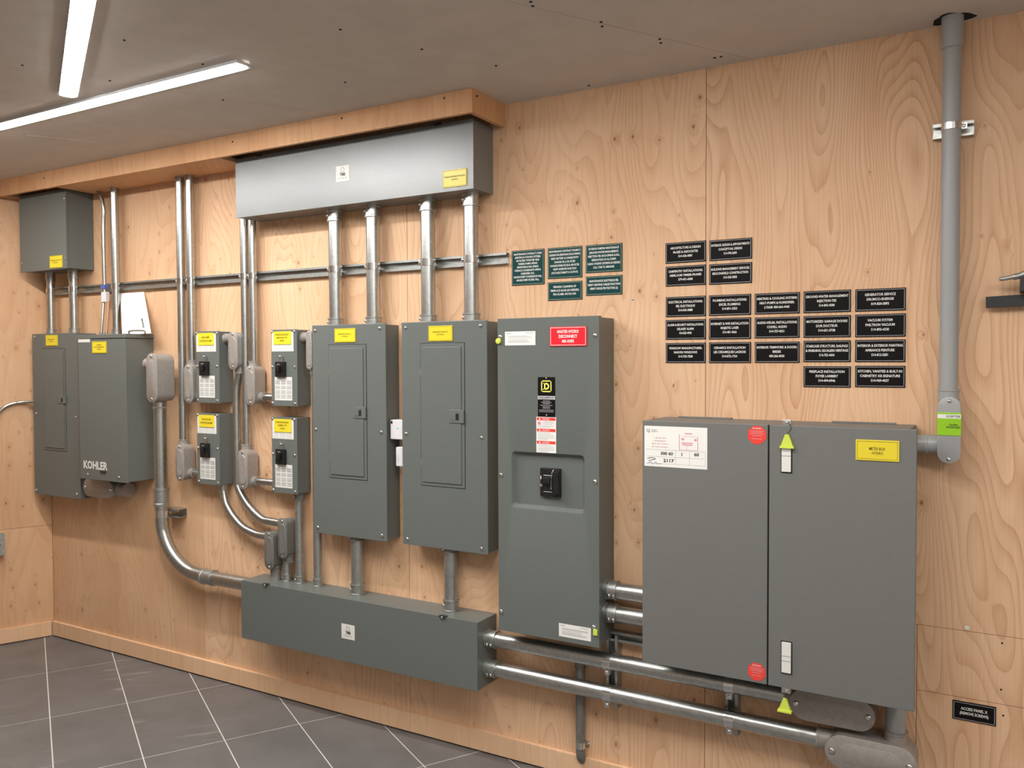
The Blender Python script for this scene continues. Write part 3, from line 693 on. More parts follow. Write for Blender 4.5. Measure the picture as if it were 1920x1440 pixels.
bars('print', [(xc-W*f_, xc+W*f_, Zr(py)-.001, Zr(py)+.001) for py, f_ in ((752, .2), (754.6, .3), (757, .2), (760, .36), (763, .22), (765.5, .22), (769, .42), (772, .42))], DM+.0017, mp, 'grey_print')
for py in (709, 778.5): screw(mp, xc, DM+.0012, Zr(py), .0035)
x0, x1 = P(1005.8, 815, DM).x, P(1042.8, 815, DM).x; W = x1-x0; xc = (x0+x1)/2
dl = plate('danger_label', (x0, x1, Zr(849), Zr(782)), DM, t, 'paper', .0008, .0003, 'white and red danger label')
bars('red_band', [(x0+W*.03, x1-W*.03, Zr(b), Zr(a)) for a, b in ((783, 788.5), (804, 809.5), (827, 832.5))], DM+.0012, dl, 'red_sticker')
for py, wd in ((785.8, 'DANGER'), (806.8, 'PELIGRO'), (829.8, 'DANGER')): text('lettering', [wd], xc, Zr(py), DM+.0015, dl, 'white_print', width=W*.36, height=.005)
bm = bmesh.new()
for py in (785.8, 806.8, 829.8): bm.faces.new([bm.verts.new((xc-W*.32+a, -DM-.0015, Zr(py)+b)) for a, b in ((-.004, -.003), (.004, -.003), (0, .004))])
obj('warning_triangle', bm, 'white_print', dl)
bars('print', [(x0+W*(.32 if py < 797 else .07), x1-W*rr, Zr(py)-.0009, Zr(py)+.0009) for py, rr in ((791, .15), (793.5, .08), (796, .2), (799, .1), (801, .3), (812, .3), (815, .15), (818, .07), (821, .07), (823.5, .4), (835, .3), (838, .12), (841, .12), (843.5, .07), (846, .4))], DM+.0012, dl, 'faint_print')
bars('shock_mark', [(x0+W*.07, x0+W*.24, Zr(797), Zr(791))], DM+.0012, dl, 'pink_print')
for q in ((1116, 628.7), (938.5, 631.5), (939.6, 890.5), (1116, 903.4), (939.8, 1146.5), (1113.5, 1176)): pscrew(cv, *q, DM, .0085)
c = P(936, 639.5, DM); o = obj('wire_seal', sweep(bmesh.new(), [(c.x, -DM-.001, c.z), (c.x, -DM-.002, c.z), (c.x, -DM-.009, c.z), (c.x, -DM-.011, c.z)], [.004, .010, .010, .004], 14), 'yellow_seal', t, smooth=.6, label='round yellow-green wire seal')
a, b = P(1113, 1179, DM), P(1121, 1192, DM); box('tag_seal', a.x, b.x, DM, DM+.006, b.z, a.z, 'yellow_seal', t, .002, 'small yellow-green seal tag')

# ------------------------------------------------------------------ meter cabinet
DB = .21
E0 = P(1204.4, 1000, DB).x; E1 = P(1716.8, 1050, DB).x; EG = P(1440, 1040, DB).x; EZ1 = (P(1205, 789, DB).z+P(1718, 805, DB).z)/2; EZ0 = (P(1437, 1284, DB).z+P(1715, 1335.6, DB).z)/2
t = thing('meter_cabinet', 'wide grey two-door meter cabinet with red stickers and a taped-on white form', 'meter cabinet', ((E0+E1)/2, -.1, EZ0))
box('body', E0+.002, E1-.019, .001, DB-.022, EZ0+.002, EZ1-.001, 'meter_paint', t, .0015)
ld = box('door', E0, EG-.0022, DB-.021, DB, EZ0, EZ1, 'meter_paint', t, .002)
rd = box('door', EG+.0022, E1, DB-.021, DB, EZ0, EZ1, 'meter_paint', t, .002)
for a, b in ((1272, 1372), (1560, 1680)):
    box('knockout_flap', P(a, 783, .03).x, P(b, 790, .03).x, .02, .035, EZ1-.001, EZ1+.004, 'meter_paint', t, .0008)
# taped form
a, b2 = P(1209, 797.5, DB), P(1326.2, 842, DB); r = (P(1208.5, 835, DB).x, b2.x, (P(1208, 872.7, DB).z+P(1326, 881, DB).z)/2, (P(1209, 797.4, DB).z+P(1326.4, 803, DB).z)/2)
fm = plate('paper_form', r, DB, ld, 'paper', .0008, 0, 'white printed form with handwritten numbers'); W = r[1]-r[0]; hh = r[3]-r[2]
X = lambda a: r[0]+W*a
Z = lambda b: r[3]-hh*b
df = DB+.0013
text('lettering', ['1 accès aux', 'compteurs', 'dois être libre', 'en tout temps'], X(.25), Z(.40), df, fm, 'pink_print', width=W*.26, height=hh*.28, bold=0, space=1.2)
text('form_logo', ['Q'], X(.062), Z(.12), df, fm, 'black_print', width=W*.055, height=hh*.09, bold=0)
text('form_heading', ['Hydro', 'Québec'], X(.165), Z(.115), df, fm, 'grey_print', width=W*.11, height=hh*.075, bold=.02)
for s, xx, zz, ww in (('300 60', .365, .665, .2), ('1', .605, .67, .012), ('60', .835, .655, .075), ('2117', .395, .84, .17)):
    text('handwriting', [s], X(xx), Z(zz), df, fm, 'black_print', width=W*ww, height=hh*.085, bold=.03)
bars('form_rules', [(X(.03), X(.97), Z(b)-.0005, Z(b)+.0005) for b in (.58, .75, .92)]+[(X(a_), X(a_)+.001, Z(.94), Z(.58)) for a_ in (.5, .72, .97)], df, fm, 'faint_print')
bars('form_diagram', [(X(.56), X(.86), Z(.56), Z(.56)+.001), (X(.56), X(.57), Z(.56), Z(.18)), (X(.85), X(.86), Z(.56), Z(.22)), (X(.62), X(.83), Z(.23), Z(.23)+.001), (X(.60), X(.64), Z(.32), Z(.27)), (X(.80), X(.84), Z(.33), Z(.28)), (X(.60), X(.78), Z(.40), Z(.375)), (X(.61), X(.77), Z(.445), Z(.42)), (X(.65), X(.77), Z(.17), Z(.145)), (X(.68), X(.685), Z(.54), Z(.46))], df, fm, 'pink_print')
tube('pen_stroke', smooth_path([(X(.05), -df, Z(.81)), (X(.12), -df, Z(.78)), (X(.18), -df, Z(.81)), (X(.12), -df, Z(.84)), (X(.07), -df, Z(.86))], 6), .0008, 'black_print', fm, 6)
tube('signature', smooth_path([(X(.05), -df, Z(.93)), (X(.1), -df, Z(.89)), (X(.14), -df, Z(.94)), (X(.19), -df, Z(.885)), (X(.21), -df, Z(.93)), (X(.28), -df, Z(.92))], 6), .0006, 'blue_print', fm, 6)
def sticker(px, py, rad, parent):
    c = P(px, py, DB); rr = rad
    bm = bmesh.new(); prism(bm, [(c.x+rr*math.cos((k+.5)*math.pi/4), -DB, c.z+rr*math.sin((k+.5)*math.pi/4)) for k in range(8)], (0, -.0008, 0))
    o = obj('red_sticker', bm, 'red_sticker', parent, 'eight-sided red sticker')
    bars('print', [(c.x-rr*f_, c.x+rr*f_, c.z+rr*b-.0008, c.z+rr*b+.0008) for b, f_ in ((.4, .7), (.25, .6), (.1, .7), (-.1, .5), (-.4, .5))], DB+.0012, o, 'pink_print')
    text('lettering', ['Q Hydro'], c.x, c.z+rr*.66, DB+.0013, o, 'white_print', width=rr*.9, height=rr*.22)
sticker(1419.5, 815.5, .029, ld); sticker(1418.8, 1259.5, .028, ld)
def latch(y0, y1, seal_top, br_py, seal_pts, bracket_up):
    x0, x1 = P(1466, (y0+y1)/2, DB).x, P(1483.5, (y0+y1)/2, DB).x; z1, z0 = P(1475, y0, DB).z, P(1475, y1, DB).z
    bars('latch_slot', [(x0-.003, x1+.003, z0-.004, z1+.003)], DB+.0004, rd, 'void')
    o = box('latch', x0, x1, DB, DB+.006, z0, z1, 'label_white', rd, .001, 'pale metal slide latch')
    hh = z1-z0
    bars('latch_groove', [(x0, x1, z0+hh*a, z0+hh*a+.002) for a in ((.58, .76) if bracket_up else (.38, .54))], DB+.0064, o, 'grey_print')
    zb_ = EZ1 if bracket_up else EZ0; s = 1 if bracket_up else -1
    b = box('seal_bracket', x0-.002, x1-.002, DB-.02, DB-.004, zb_, zb_+s*.016, 'zinc', rd, .002)
    screw(b, (x0+x1)/2, DB-.004, zb_+s*.008, .004)
    c = P(*seal_pts, DB+.004)
    bm = bmesh.new(); hw_, hz = .018, .036
    prism(bm, [(c.x-hw_, -DB-.002 if bracket_up else -DB+.012, c.z-hz/2), (c.x+hw_, -DB-.002 if bracket_up else -DB+.012, c.z-hz/2), (c.x+.005, -DB-.002 if bracket_up else -DB+.012, c.z+hz/2), (c.x-.005, -DB-.002 if bracket_up else -DB+.012, c.z+hz/2)], (0, -.009, 0))
    bx(bm, c.x-hw_*1.1, c.x+hw_*1.1, DB-.014 if not bracket_up else DB+.001, DB+.001 if not bracket_up else DB+.013, c.z-hz/2-.004, c.z-hz/2+.002)
    sl = obj('seal_tag', bm, 'yellow_seal', rd, 'yellow-green triangular seal')
    q = Vector(((x0+x1)/2, -DB+.008, zb_+s*.012)) ; e = Vector((c.x, -DB-.005 if bracket_up else -DB+.008, c.z+hz/2))
    tube('seal_wire', smooth_path([q, (q+e)/2+Vector((.012, -.006 if bracket_up else 0, 0)), e], 5), .0009, 'dark_metal', sl, 6)
latch(834, 884.5, None, None, (1476, 826), True)
latch(1204, 1261, None, None, (1470, 1323.5), False)
r = (P(1604.6, 845, DB).x, P(1686.4, 845, DB).x, (P(1604.6, 862, DB).z+P(1686.4, 866, DB).z)/2, (P(1604.6, 823.8, DB).z+P(1686.4, 826.5, DB).z)/2)
yp = plate('name_plate', r, DB, rd, 'yellow_plate', .003, .0006, 'yellow engraved plate')
bars('border', frame_bars(r, .004, .0008), DB+.0035, yp, 'brown_print')
text('lettering', ['METER BOX'], (r[0]+r[1])/2, r[3]-(r[3]-r[2])*.42, DB+.0035, yp, 'brown_print', width=(r[1]-r[0])*.37, height=.0085)
text('lettering', ['-HYDRO'], (r[0]+r[1])/2, r[3]-(r[3]-r[2])*.63, DB+.0035, yp, 'brown_print', width=(r[1]-r[0])*.27, height=.008)

# ------------------------------------------------------------------ strut channel across the wall
zs1, zs0 = (P(949, 472, .021).z+P(560, 503, .021).z+P(200, 532.5, .021).z)/3, 0
zsu = zs1-.0205
strut('strut_channel', 'long galvanized strut channel that the vertical conduits are clamped to', (P(86, 545, .02).x, 0, zsu), (P(949, 481, .021).x, 0, zsu), (0, 0, 1))

# ------------------------------------------------------------------ conduits between upper trough and breaker panels
R2 = .0279
for i, (px, pyt, ptop, lb) in enumerate(((629, 505, AZ1, 'wide galvanized conduit into Breaker Panel A nearest the safety switches'), (699.8, 500, AZ1, 'wide galvanized conduit into Breaker Panel A farther from the safety switches'), (802.7, 495, BZ1, 'wide galvanized conduit into Breaker Panel B above its yellow plate'), (883.5, 490, BZ1, 'wide galvanized conduit into Breaker Panel B nearest the green signs'))):
    tt, x, z0, z1 = vpipe('conduit', lb, px, pyt, .052, R2, None, None, 'galvanized', 'galvanized', 'galvanized_dull', (), z_top=zt0+.002, z_bot=ptop-.004, ztop_ring=.046, zbot_ring=.032, group=None)
    clamp(tt, (x, -.052, zsu), (0, 0, 1), R2)
# twin conduits to the safety switches
R1 = .0186
def switch_feed(label, px, py, d, r, ztop, zbot, topflange):
    tt, x, z0, z1 = vpipe('conduit', label, px, py, d, r, None, None, 'galvanized', None, None, z_top=ztop, z_bot=zbot)
    if topflange: ring('flange', (x, -d, ztop-.008), (0, 0, 1), r, .016, 'galvanized_dull', tt, 1.1)
    clamp(tt, (x, -d, zsu), (0, 0, 1), r)
    return x
dC = .042
def lb_px(label, cl, cr, ct, cb, d1, d0=.012, hubs=None, mat='cast_grey', pipe=None, group=None):
    x0, x1 = P(cl, (ct+cb)/2, d1).x, P(cr, (ct+cb)/2, d1).x; z1, z0 = P((cl+cr)/2, ct, d1).z, P((cl+cr)/2, cb, d1).z
    return conduit_body(label, x0, x1, z0, z1, d0, d1, hubs or (), mat, group), x0, x1, z0, z1
def hubs_for(x, d, r, ztop=None, zbot=None, L=.026):
    out = []
    if ztop is not None: out.append(((x, -d, ztop), (0, 0, 1), r*1.05, L))
    if zbot is not None: out.append(((x, -d, zbot), (0, 0, -1), r*1.05, L))
    return out
LBD = .082
# LB1 / LB2 (left pair), LB3 / LB4 (right pair)
def feed_pair(side, spec):
    for label_p, px, py, topz, lbl, (cl, cr, ct, cb), sw, flange in spec:
        x = P(px, py, dC).x
        zt_ = P((cl+cr)/2, ct, LBD).z
        switch_feed(label_p, px, py, dC, R1 if side == 0 else R1*.95, topz, zt_-.012, flange)
        x0, x1 = P(cl, (ct+cb)/2, LBD).x, P(cr, (ct+cb)/2, LBD).x; z1, z0 = zt_, P((cl+cr)/2, cb, LBD).z
        hz = z0+.036
        hb = [((x, -dC, z1+.004), (0, 0, 1), R1*1.08, .030), ((x1+.008, -dC, hz), (1, 0, 0), R1*1.0, .026)]
        conduit_body(lbl, x0, x1, z0, z1, .010, LBD, hb)
        tt = thing('conduit_nipple', 'short conduit stub from the fitting into the '+sw[0], 'conduit', (x1, -dC, hz-.016))
        tube('pipe', [(x1+.004, -dC, hz), (sw[1]+.004, -dC, hz)], R1*.9, 'galvanized', tt)
feed_pair(0, [('galvanized conduit dropping from the soffit to the lower fitting by the transfer switch', 340, 560, ZS+.004, 'grey conduit fitting feeding the lower safety switch beside the transfer switch', (328.5, 345, 833, 902), ('lower switch by the transfer switch', sw2[1]), True),
              ('galvanized conduit dropping from the soffit to the upper fitting by the transfer switch', 358.5, 560, ZS+.004, 'grey conduit fitting feeding the upper safety switch beside the transfer switch', (344, 361.6, 683, 756), ('upper switch by the transfer switch', sw1[1]), True)])
feed_pair(1, [('galvanized conduit from soffit past the upper trough to the lower fitting by Panel A', 459, 560, ZS+.004, 'grey conduit fitting feeding the lower safety switch beside Breaker Panel A', (445.5, 464, 843, 918), ('lower switch by Breaker Panel A', sw4[1]), False),
              ('galvanized conduit from soffit past the upper trough to the upper fitting by Panel A', 474.6, 560, ZS+.004, 'grey conduit fitting feeding the upper safety switch beside Breaker Panel A', (460, 477.5, 685, 760), ('upper switch by Breaker Panel A', sw3[1]), False)])
# outgoing fittings on the right of the two upper switches
def out_fit(lbl, cl, cr, ct, cb, sw, hy):
    x0, x1 = P(cl, (ct+cb)/2, LBD).x, P(cr, (ct+cb)/2, LBD).x; z1, z0 = P((cl+cr)/2, ct, LBD).z, P((cl+cr)/2, cb, LBD).z
    xm = (x0+x1)/2; hz = P(cl, hy, LBD).z
    conduit_body(lbl, x0, x1, z0, z1, .010, LBD, [((xm, -dC, z0-.003), (0, 0, -1), R1*1.08, .030), (((sw[2]+x0)/2, -dC, hz), (1, 0, 0), R1, max(.012, x0-sw[2]+.012))])
    return xm, z0
xo1, zo1 = out_fit('grey conduit fitting on the side of the upper safety switch between the twin conduits', 427.5, 445, 621.5, 693, sw1, 634)
xo3, zo3 = out_fit('grey conduit fitting half hidden behind the edge of Breaker Panel A', 573.5, 584.5, 620, 693, sw3, 632)
# bent conduits to the lower trough
def bent(label, pts, r, rings=(), clampz=None):
    tt = thing('conduit', label, 'conduit', pts[-1]); tube('pipe', smooth_path(pts, 8), r, 'galvanized', tt, 20)
    for c, a, L in rings: ring('connector', c, a, r, L, 'galvanized_dull', tt)
    return tt
def LBv(label, cl, cr, ct, cb, d1, hubs, d0=.018): 
    x0, x1 = P(cl, (ct+cb)/2, d1).x, P(cr, (ct+cb)/2, d1).x; z1, z0 = P((cl+cr)/2, ct, d1).z, P((cl+cr)/2, cb, d1).z
    return x0, x1, z0, z1
# fittings above the lower trough
f6 = LBv('', 495.5, 513, 996.5, 1068, .088, None); f7 = LBv('', 520.5, 537.5, 972.5, 1048, .082, None)
d6, d7 = .05, .045
conduit_body('grey conduit fitting sitting directly on the lower trough', f6[0], f6[1], f6[2], f6[3], .022, .088, [(((f6[0]+f6[1])/2, -d6, (f6[2]+ZW1)/2+.003), (0, 0, -1), R1*1.08, max(.016, f6[2]-ZW1+.02)), ((f6[0]-.006, -d6, f6[3]-.032), (-1, 0, 0), R1, .026)], 'cast_dark')
conduit_body('grey conduit fitting standing on a short stub above the lower trough', f7[0], f7[1], f7[2], f7[3], .016, .082, [(((f7[0]+f7[1])/2, -d7, f7[2]-.004), (0, 0, -1), R1*1.08, .034), ((f7[0]-.006, -d7, f7[3]-.030), (-1, 0, 0), R1, .026)], 'cast_dark')
tt, x, z0, z1 = vpipe('conduit', 'short grey conduit stub under the fitting above the lower trough', 538, 1065, d7, R1, None, None, 'galvanized_dull', None, 'galvanized_dull', z_top=f7[2]+.002, z_bot=ZW1-.002)
za = f6[3]-.032
bent('shiny conduit curving from the lower safety switch to the fitting on the lower trough', [(P(418.5, 912, dC).x, -dC, sw2[3]+.004), (P(419, 920, dC).x, -dC, P(419, 922, dC).z), P(424, 945, .045), P(437, 968, .046), P(455, 988, .048), (P(474, 1000, d6).x, -d6, za+.006), (P(486, 1004, d6).x, -d6, za), (f6[0]-.002, -d6, za)], R1*.95, [((P(418.5, 912, dC).x, -dC, sw2[3]-.012), (0, 0, -1), .026)])
zb_ = f7[3]-.030; xq1 = P(444.3, 800, dC).x
bent('shiny conduit running down beside the fittings and curving to the fitting on a stub', [(xo1, -dC, zo1-.01), (xq1, -dC, P(446, 740, dC).z), (xq1, -dC, P(448, 890, dC).z), (xq1, -dC, P(450, 912, dC).z), P(460, 940, .043), P(476, 960, .044), P(493, 974, .045), (P(507, 979, d7).x, -d7, zb_+.002), (f7[0]-.002, -d7, zb_)], R1*.95)
vpipe('conduit', 'grey conduit dropping from the lower safety switch beside Breaker Panel A to the trough', 561.5, 1010, .042, R1, None, None, 'galvanized_dull', 'cast_dark', 'galvanized_dull', z_top=sw4[3]+.001, z_bot=ZW1-.002)
x = P(596, 1050, .042).x
tt = thing('conduit', 'grey conduit coming out from behind Breaker Panel A into the lower trough', 'conduit', (x, -.042, ZW1))
tube('pipe', smooth_path([(xo3, -dC, zo3-.01), (xo3, -dC, zo3-.15), (x, -.042, AZ0+.1), (x, -.042, ZW1-.002)], 6), R1, 'galvanized_dull', tt); ring('connector', (x, -.042, ZW1+.016), (0, 0, -1), R1, .034, 'galvanized_dull', tt)
vpipe('conduit', 'wide grey conduit from Breaker Panel A down to the lower trough', 670.5, 1060, .052, R2*.95, None, None, 'galvanized_dull', 'cast_dark', 'galvanized_dull', z_top=AZ0+.004, z_bot=ZW1-.002, ztop_ring=.02, zbot_ring=.044)
vpipe('conduit', 'wide grey conduit from Breaker Panel B down to the lower trough', 846, 1090, .052, R2*.95, None, None, 'galvanized_dull', 'cast_dark', 'galvanized_dull', z_top=BZ0+.004, z_bot=ZW1-.002, ztop_ring=.02, zbot_ring=.044)

# ------------------------------------------------------------------ big bent conduit from the transfer switch to the lower trough
dL = .155
x0, x1 = P(274, 710, dL).x, P(294.5, 710, dL).x; z1, z0 = P(284, 662, dL).z, P(284, 755, dL).z; dp = .085
xp = P(301, 830, dp).x
conduit_body('large grey conduit fitting on the side of the transfer switch', x0, x1, z0, z1, .05, dL, [((xp, -dp, z0-.006), (0, 0, -1), R2*.98, .05), ((x0-.012, -dp, z1-.05), (-1, 0, 0), R2*.8, max(.03, x0-K1))])
zw = P(430, 1089, .07).z
pts = [(xp, -dp, z0-.002), (xp, -dp, P(301, 900, dp).z), (xp, -dp, P(302, 975, dp).z), (xp+.008, -dp+.003, P(306, 1000, dp).z), P(318, 1030, .08), P(336, 1055, .078), P(358, 1072, .075), (P(384, 1081, .072).x, -.072, zw+.002), (P(405, 1085, .07).x, -.07, zw), (XW0+.004, -.07, zw)]
tt = thing('conduit', 'large galvanized conduit bending from the transfer switch into the lower trough', 'conduit', (xp, -dp, zw))
tube('pipe', smooth_path(pts, 10), .031, 'galvanized', tt, 24)
c = Vector((xp, -dp, P(301, 931, dp).z)); o = ring('coupling', c, (0, 0, 1), .031, .085, 'galvanized_dull', tt)
for k in (-.03, .03):
    for e in (-.006, .006): screw(o, xp-R2*.95, dp+R2*.75, c.z+k+e, .005)
c2 = Vector((P(392, 1084, .07).x, -.07, zw)); o = ring('coupling', c2, (1, 0, 0), .031, .07, 'galvanized_dull', tt)
zc_ = P(301, 963, dp).z; clamp(tt, (xp, -dp, zc_), (0, 0, 1), .031, .032)
strut('strut_piece', 'short dark strut stub behind the large bent conduit', (xp-.04, 0, zc_), (xp+.075, 0, zc_), (0, 0, 1), 'galvanized_dull', .052)
# fitting below the transfer switch
x0, x1 = P(155.5, 916, .10).x, P(211.5, 916, .10).x; z1, z0 = P(180, 899, .10).z, P(180, 932.5, .10).z
conduit_body('beige conduit fitting lying under the transfer switch cabinet', x0, x1, z0, z1, .02, .10, [((x1+.03, -.055, (z0+z1)/2), (1, 0, 0), .03, .06), ((x0+.04, -.055, (z1+KZ0)/2+.004), (0, 0, 1), .024, max(.02, KZ0-z1+.02))])
# two conduits joining junction box and narrow panel
for px, r, lb in ((95.5, .0205, 'galvanized conduit under the junction box farther from the transfer switch'), (138.5, .0225, 'galvanized conduit under the junction box nearer the transfer switch')):
    tt, x, z0, z1 = vpipe('conduit', lb, px, 570, .055, r, None, None, 'galvanized', 'galvanized_dull', 'galvanized_dull', z_top=zj0+.004, z_bot=CZ1-.004, ztop_ring=.045, zbot_ring=.03)
    clamp(tt, (x, -.055, zsu), (0, 0, 1), r)
tt, x, z0, z1 = vpipe('conduit', 'galvanized conduit from the soffit into the top of the transfer switch', 216.8, 500, .045, .0195, None, None, 'galvanized', 'galvanized_dull', 'galvanized_dull', z_top=ZS+.004, z_bot=KZ1-.002, ztop_ring=.014, zbot_ring=.03)
clamp(tt, (x, -.045, zsu), (0, 0, 1), .0195)
# flexible cable with white sleeve
tt = thing('flexible_cable', 'thin armoured cable with a white sleeve beside the conduit above the transfer switch', 'cable', (P(195, 560, .04).x, -.04, KZ1))
xc_ = P(195.5, 520, .035).x; zsl = P(198, 557, .035).z
tube('cable', smooth_path([P(179, 350, .035), P(184, 358, .035), P(191.5, 374, .035), P(195, 395, .035), (xc_, -.035, P(195, 430, .035).z), (xc_, -.035, zsu), (xc_, -.035, zsl)], 6), .0095, 'galvanized', tt, 14)
box('sleeve', xc_-.012, xc_+.026, .024, .047, zsl-.026, zsl+.026, 'white_plastic', tt, .003, 'white plastic sleeve')
for px0, px1 in ((194.5, 189.5), (203, 199.5)):
    a = P(px0, 566, .035); b = P(px1, 622, .06); tube('tail', smooth_path([(a.x, -.035, zsl-.02), (b.x, -.05, (zsl+KZ1)/2), (b.x, -.06, KZ1-.001)], 6), .006, 'galvanized_dull' if px0 < 200 else 'copper_wire', tt, 10)
    ring('connector', (b.x, -.06, KZ1+.008), (0, 0, -1), .0075, .018, 'galvanized_dull', tt)
box('strap', xc_-.014, xc_+.018, .022, .047, zsu-.008, zsu+.012, 'blue_print', tt, .001, 'blue tape strap')
# small conduit entering the narrow panel from the side wall
tt = thing('conduit', 'thin galvanized conduit bending into the side of the narrow breaker panel', 'conduit', P(40, 755, .06))
def PLo(px, py): return PL(px, py)-LW_OUT*.0115
zz = P(58, 753, .085).z
tube('pipe', smooth_path([(C0+.006, -.085, zz), (C0-.02, -.09, zz), PLo(40, 754.3), PLo(27, 755.8), PLo(13, 760.5), PLo(1, 769), PLo(-10, 785), PLo(-16, 810)], 7), .0085, 'galvanized', tt, 14)

# ------------------------------------------------------------------ surge devices between the panels
def surge(label, tl, br, d1, led_on):
    a, b = P(*tl, d1), P(*br, d1)
    x1 = B0+.007
    t = thing('surge_protector', label, 'surge protector', ((a.x+x1)/2, -d1/2, b.z))
    box('housing', a.x, x1, .02, d1, b.z, a.z, 'white_plastic', t, .004)
    if led_on:
        bars('corner_mark', [(a.x+.003, a.x+.012, a.z-.016, a.z-.004)], d1+.0004, t, 'black_print')
        c = P(745.5, 803, d1); obj('status_light', sweep(bmesh.new(), [(c.x, -d1, c.z), (c.x, -d1-.0015, c.z)], .003, 10), 'green_led', t)
    else: bars('print', [(a.x+.008, a.x+.011, b.z+.012, b.z+.05), (a.x+.014, a.x+.016, b.z+.012, b.z+.04)], d1+.0004, t, 'faint_print')
surge('white plastic surge protector with a green light between the two breaker panels', (731.5, 787), (753, 824.5), .075, True)
surge('small white plastic surge unit below the one with the green light', (742, 838), (754, 875), .075, False)

# ------------------------------------------------------------------ conduits between disconnect, lower trough and meter cabinet
for py, lb in ((1111, 'upper short shiny conduit between master disconnect and meter cabinet'), (1155.5, 'lower short shiny conduit between master disconnect and meter cabinet')):
    z = P(1182, py, .07).z; tt = thing('conduit', lb, 'conduit', (M1, -.07, z))
    tube('pipe', [(M1-.006, -.07, z), (E0+.006, -.07, z)], R2, 'galvanized', tt, 24)
    xx = P(1148, py, .07).x; o = ring('coupling', (xx, -.07, z), (1, 0, 0), R2, .045, 'galvanized_dull', tt)
    for k in (-.008, .008): screw(o, xx+k+.008, .07+R2*1.1, z-.012, .006)
    ring('locknut', (M1+.004, -.07, z), (1, 0, 0), R2, .02, 'galvanized_dull', tt)
dQ = .068
zu = (P(940, 1196.6, dQ).z+P(1144, 1241, dQ).z+P(1420, 1296, dQ).z)/3; zl2 = (P(938, 1255.8, dQ).z+P(1142.5, 1297.6, dQ).z+P(1500, 1378, dQ).z)/3
x8 = (P(1480, 1330, .115).x, P(1641, 1340, .115).x); x9 = (P(1546, 1405, .13).x, P(1720, 1440, .13).x)
for z, xe, lb, px0 in ((zu, x8[0]+.02, 'upper long shiny conduit from the lower trough passing under the meter cabinet', 927), (zl2, x9[0]+.02, 'lower long shiny conduit from the lower trough to the fitting at floor level', 927)):
    tt = thing('conduit', lb, 'conduit', (XW1, -dQ, z))
    tube('pipe', [(XW1-.006, -dQ, z), (xe, -dQ, z)], R2, 'galvanized', tt, 24)
    o = ring('connector', (XW1+.022, -dQ, z), (1, 0, 0), R2, .045, 'galvanized_dull', tt)
    for k in (-.008, .008): screw(o, XW1+.024+k, dQ+R2*1.1, z-.014, .006)
    for pxc, pyc in ((1142, 1270), (1370, 1330)):
        xx = P(pxc, pyc, dQ).x; clamp(tt, (xx, -dQ, z), (1, 0, 0), R2, .03, Vector((0, -.4, -1)))
zs_top = P(1148, 1196, .03).z
for pxc, pyt, pyb, lb in ((1148, 1190, 1328, 'vertical strut channel behind the long conduits beside the master disconnect'), (1372, 1270, 1379, 'vertical strut channel behind the long conduits under the meter cabinet')):
    xx = P(pxc, (pyt+pyb)/2, .035).x; z0 = P(pxc, pyb, .039).z
    strut('strut_channel', lb, (xx, 0, z0), (xx, 0, zat(xx, .039, pyt)), (1, 0, 0), 'galvanized_dull', .039)
z = P(1175, 1197.5, .03).z; strut('strut_channel', 'horizontal strut channel on the wall between master disconnect and meter cabinet', (M1-.08, 0, z), (E0+.001, 0, z), (0, 0, 1), 'galvanized_dull', .03, .034)
# end fittings under the meter cabinet
z1, z0 = P(1560, 1304, .115).z, P(1560, 1366, .115).z
zc8 = P(1560, 1332, .115).z; h8 = .047
conduit_body('large beige conduit fitting tucked under the meter cabinet', x8[0], x8[1], zc8-h8, zc8+h8, .02, .115, [((x8[0]+.004, -dQ, zu), (-1, 0, 0), R2, .05), ((x8[1]-.05, -.06, zc8+h8), (0, 0, 1), R2, .06)])
zc9 = P(1630, 1422, .13).z
conduit_body('large grey conduit fitting at the end of the lower long conduit', x9[0], x9[1], zc9-.05, zc9+.05, .02, .13, [((x9[0]-.006, -dQ, zl2), (-1, 0, 0), R2, .05), ((P(1680, 1385, .075).x, -.075, zc9+.05), (0, 0, 1), R2, .05)], 'cast_grey')
vpipe('conduit', 'grey vertical conduit from the meter cabinet into the fitting at floor level', 1679, 1350, .075, R2*.98, None, None, 'pvc', None, None, z_top=EZ0+.004, z_bot=zc9+.05)
# small conduit running down into the skirting
x = P(1087, 1330, .03).x
tt = thing('conduit', 'grey plastic conduit behind the long conduits running down to the skirting', 'conduit', (x, -.025, 0))
zt_, zb2 = zat(x, .025, 1238), zat(x, .025, 1428)
tube('pipe', [(x, -.025, zt_), (x, -.025, zb2+.03), (x, -.02, zb2+.015), (x, -.006, zb2)], .0165, 'cast_dark', tt)
ring('collar', (x, -.025, zt_-.012), (0, 0, 1), .0165, .03, 'cast_dark', tt)
zst = zat(x, .03, 1397); o = obj('strap', sweep(bmesh.new(), [(x, -.025, zst-.012), (x, -.025, zst-.0119), (x, -.025, zst+.0119), (x, -.025, zst+.012)], [.0165, .0185, .0185, .0165], 18), 'zinc', tt, smooth=.6)
for s in (-1, 1): box('strap_ear', x+s*.018-.008, x+s*.018+.008, 0, .006, zst-.011, zst+.011, 'zinc', o, .001); screw(o, x+s*.023, .006, zst, .005)

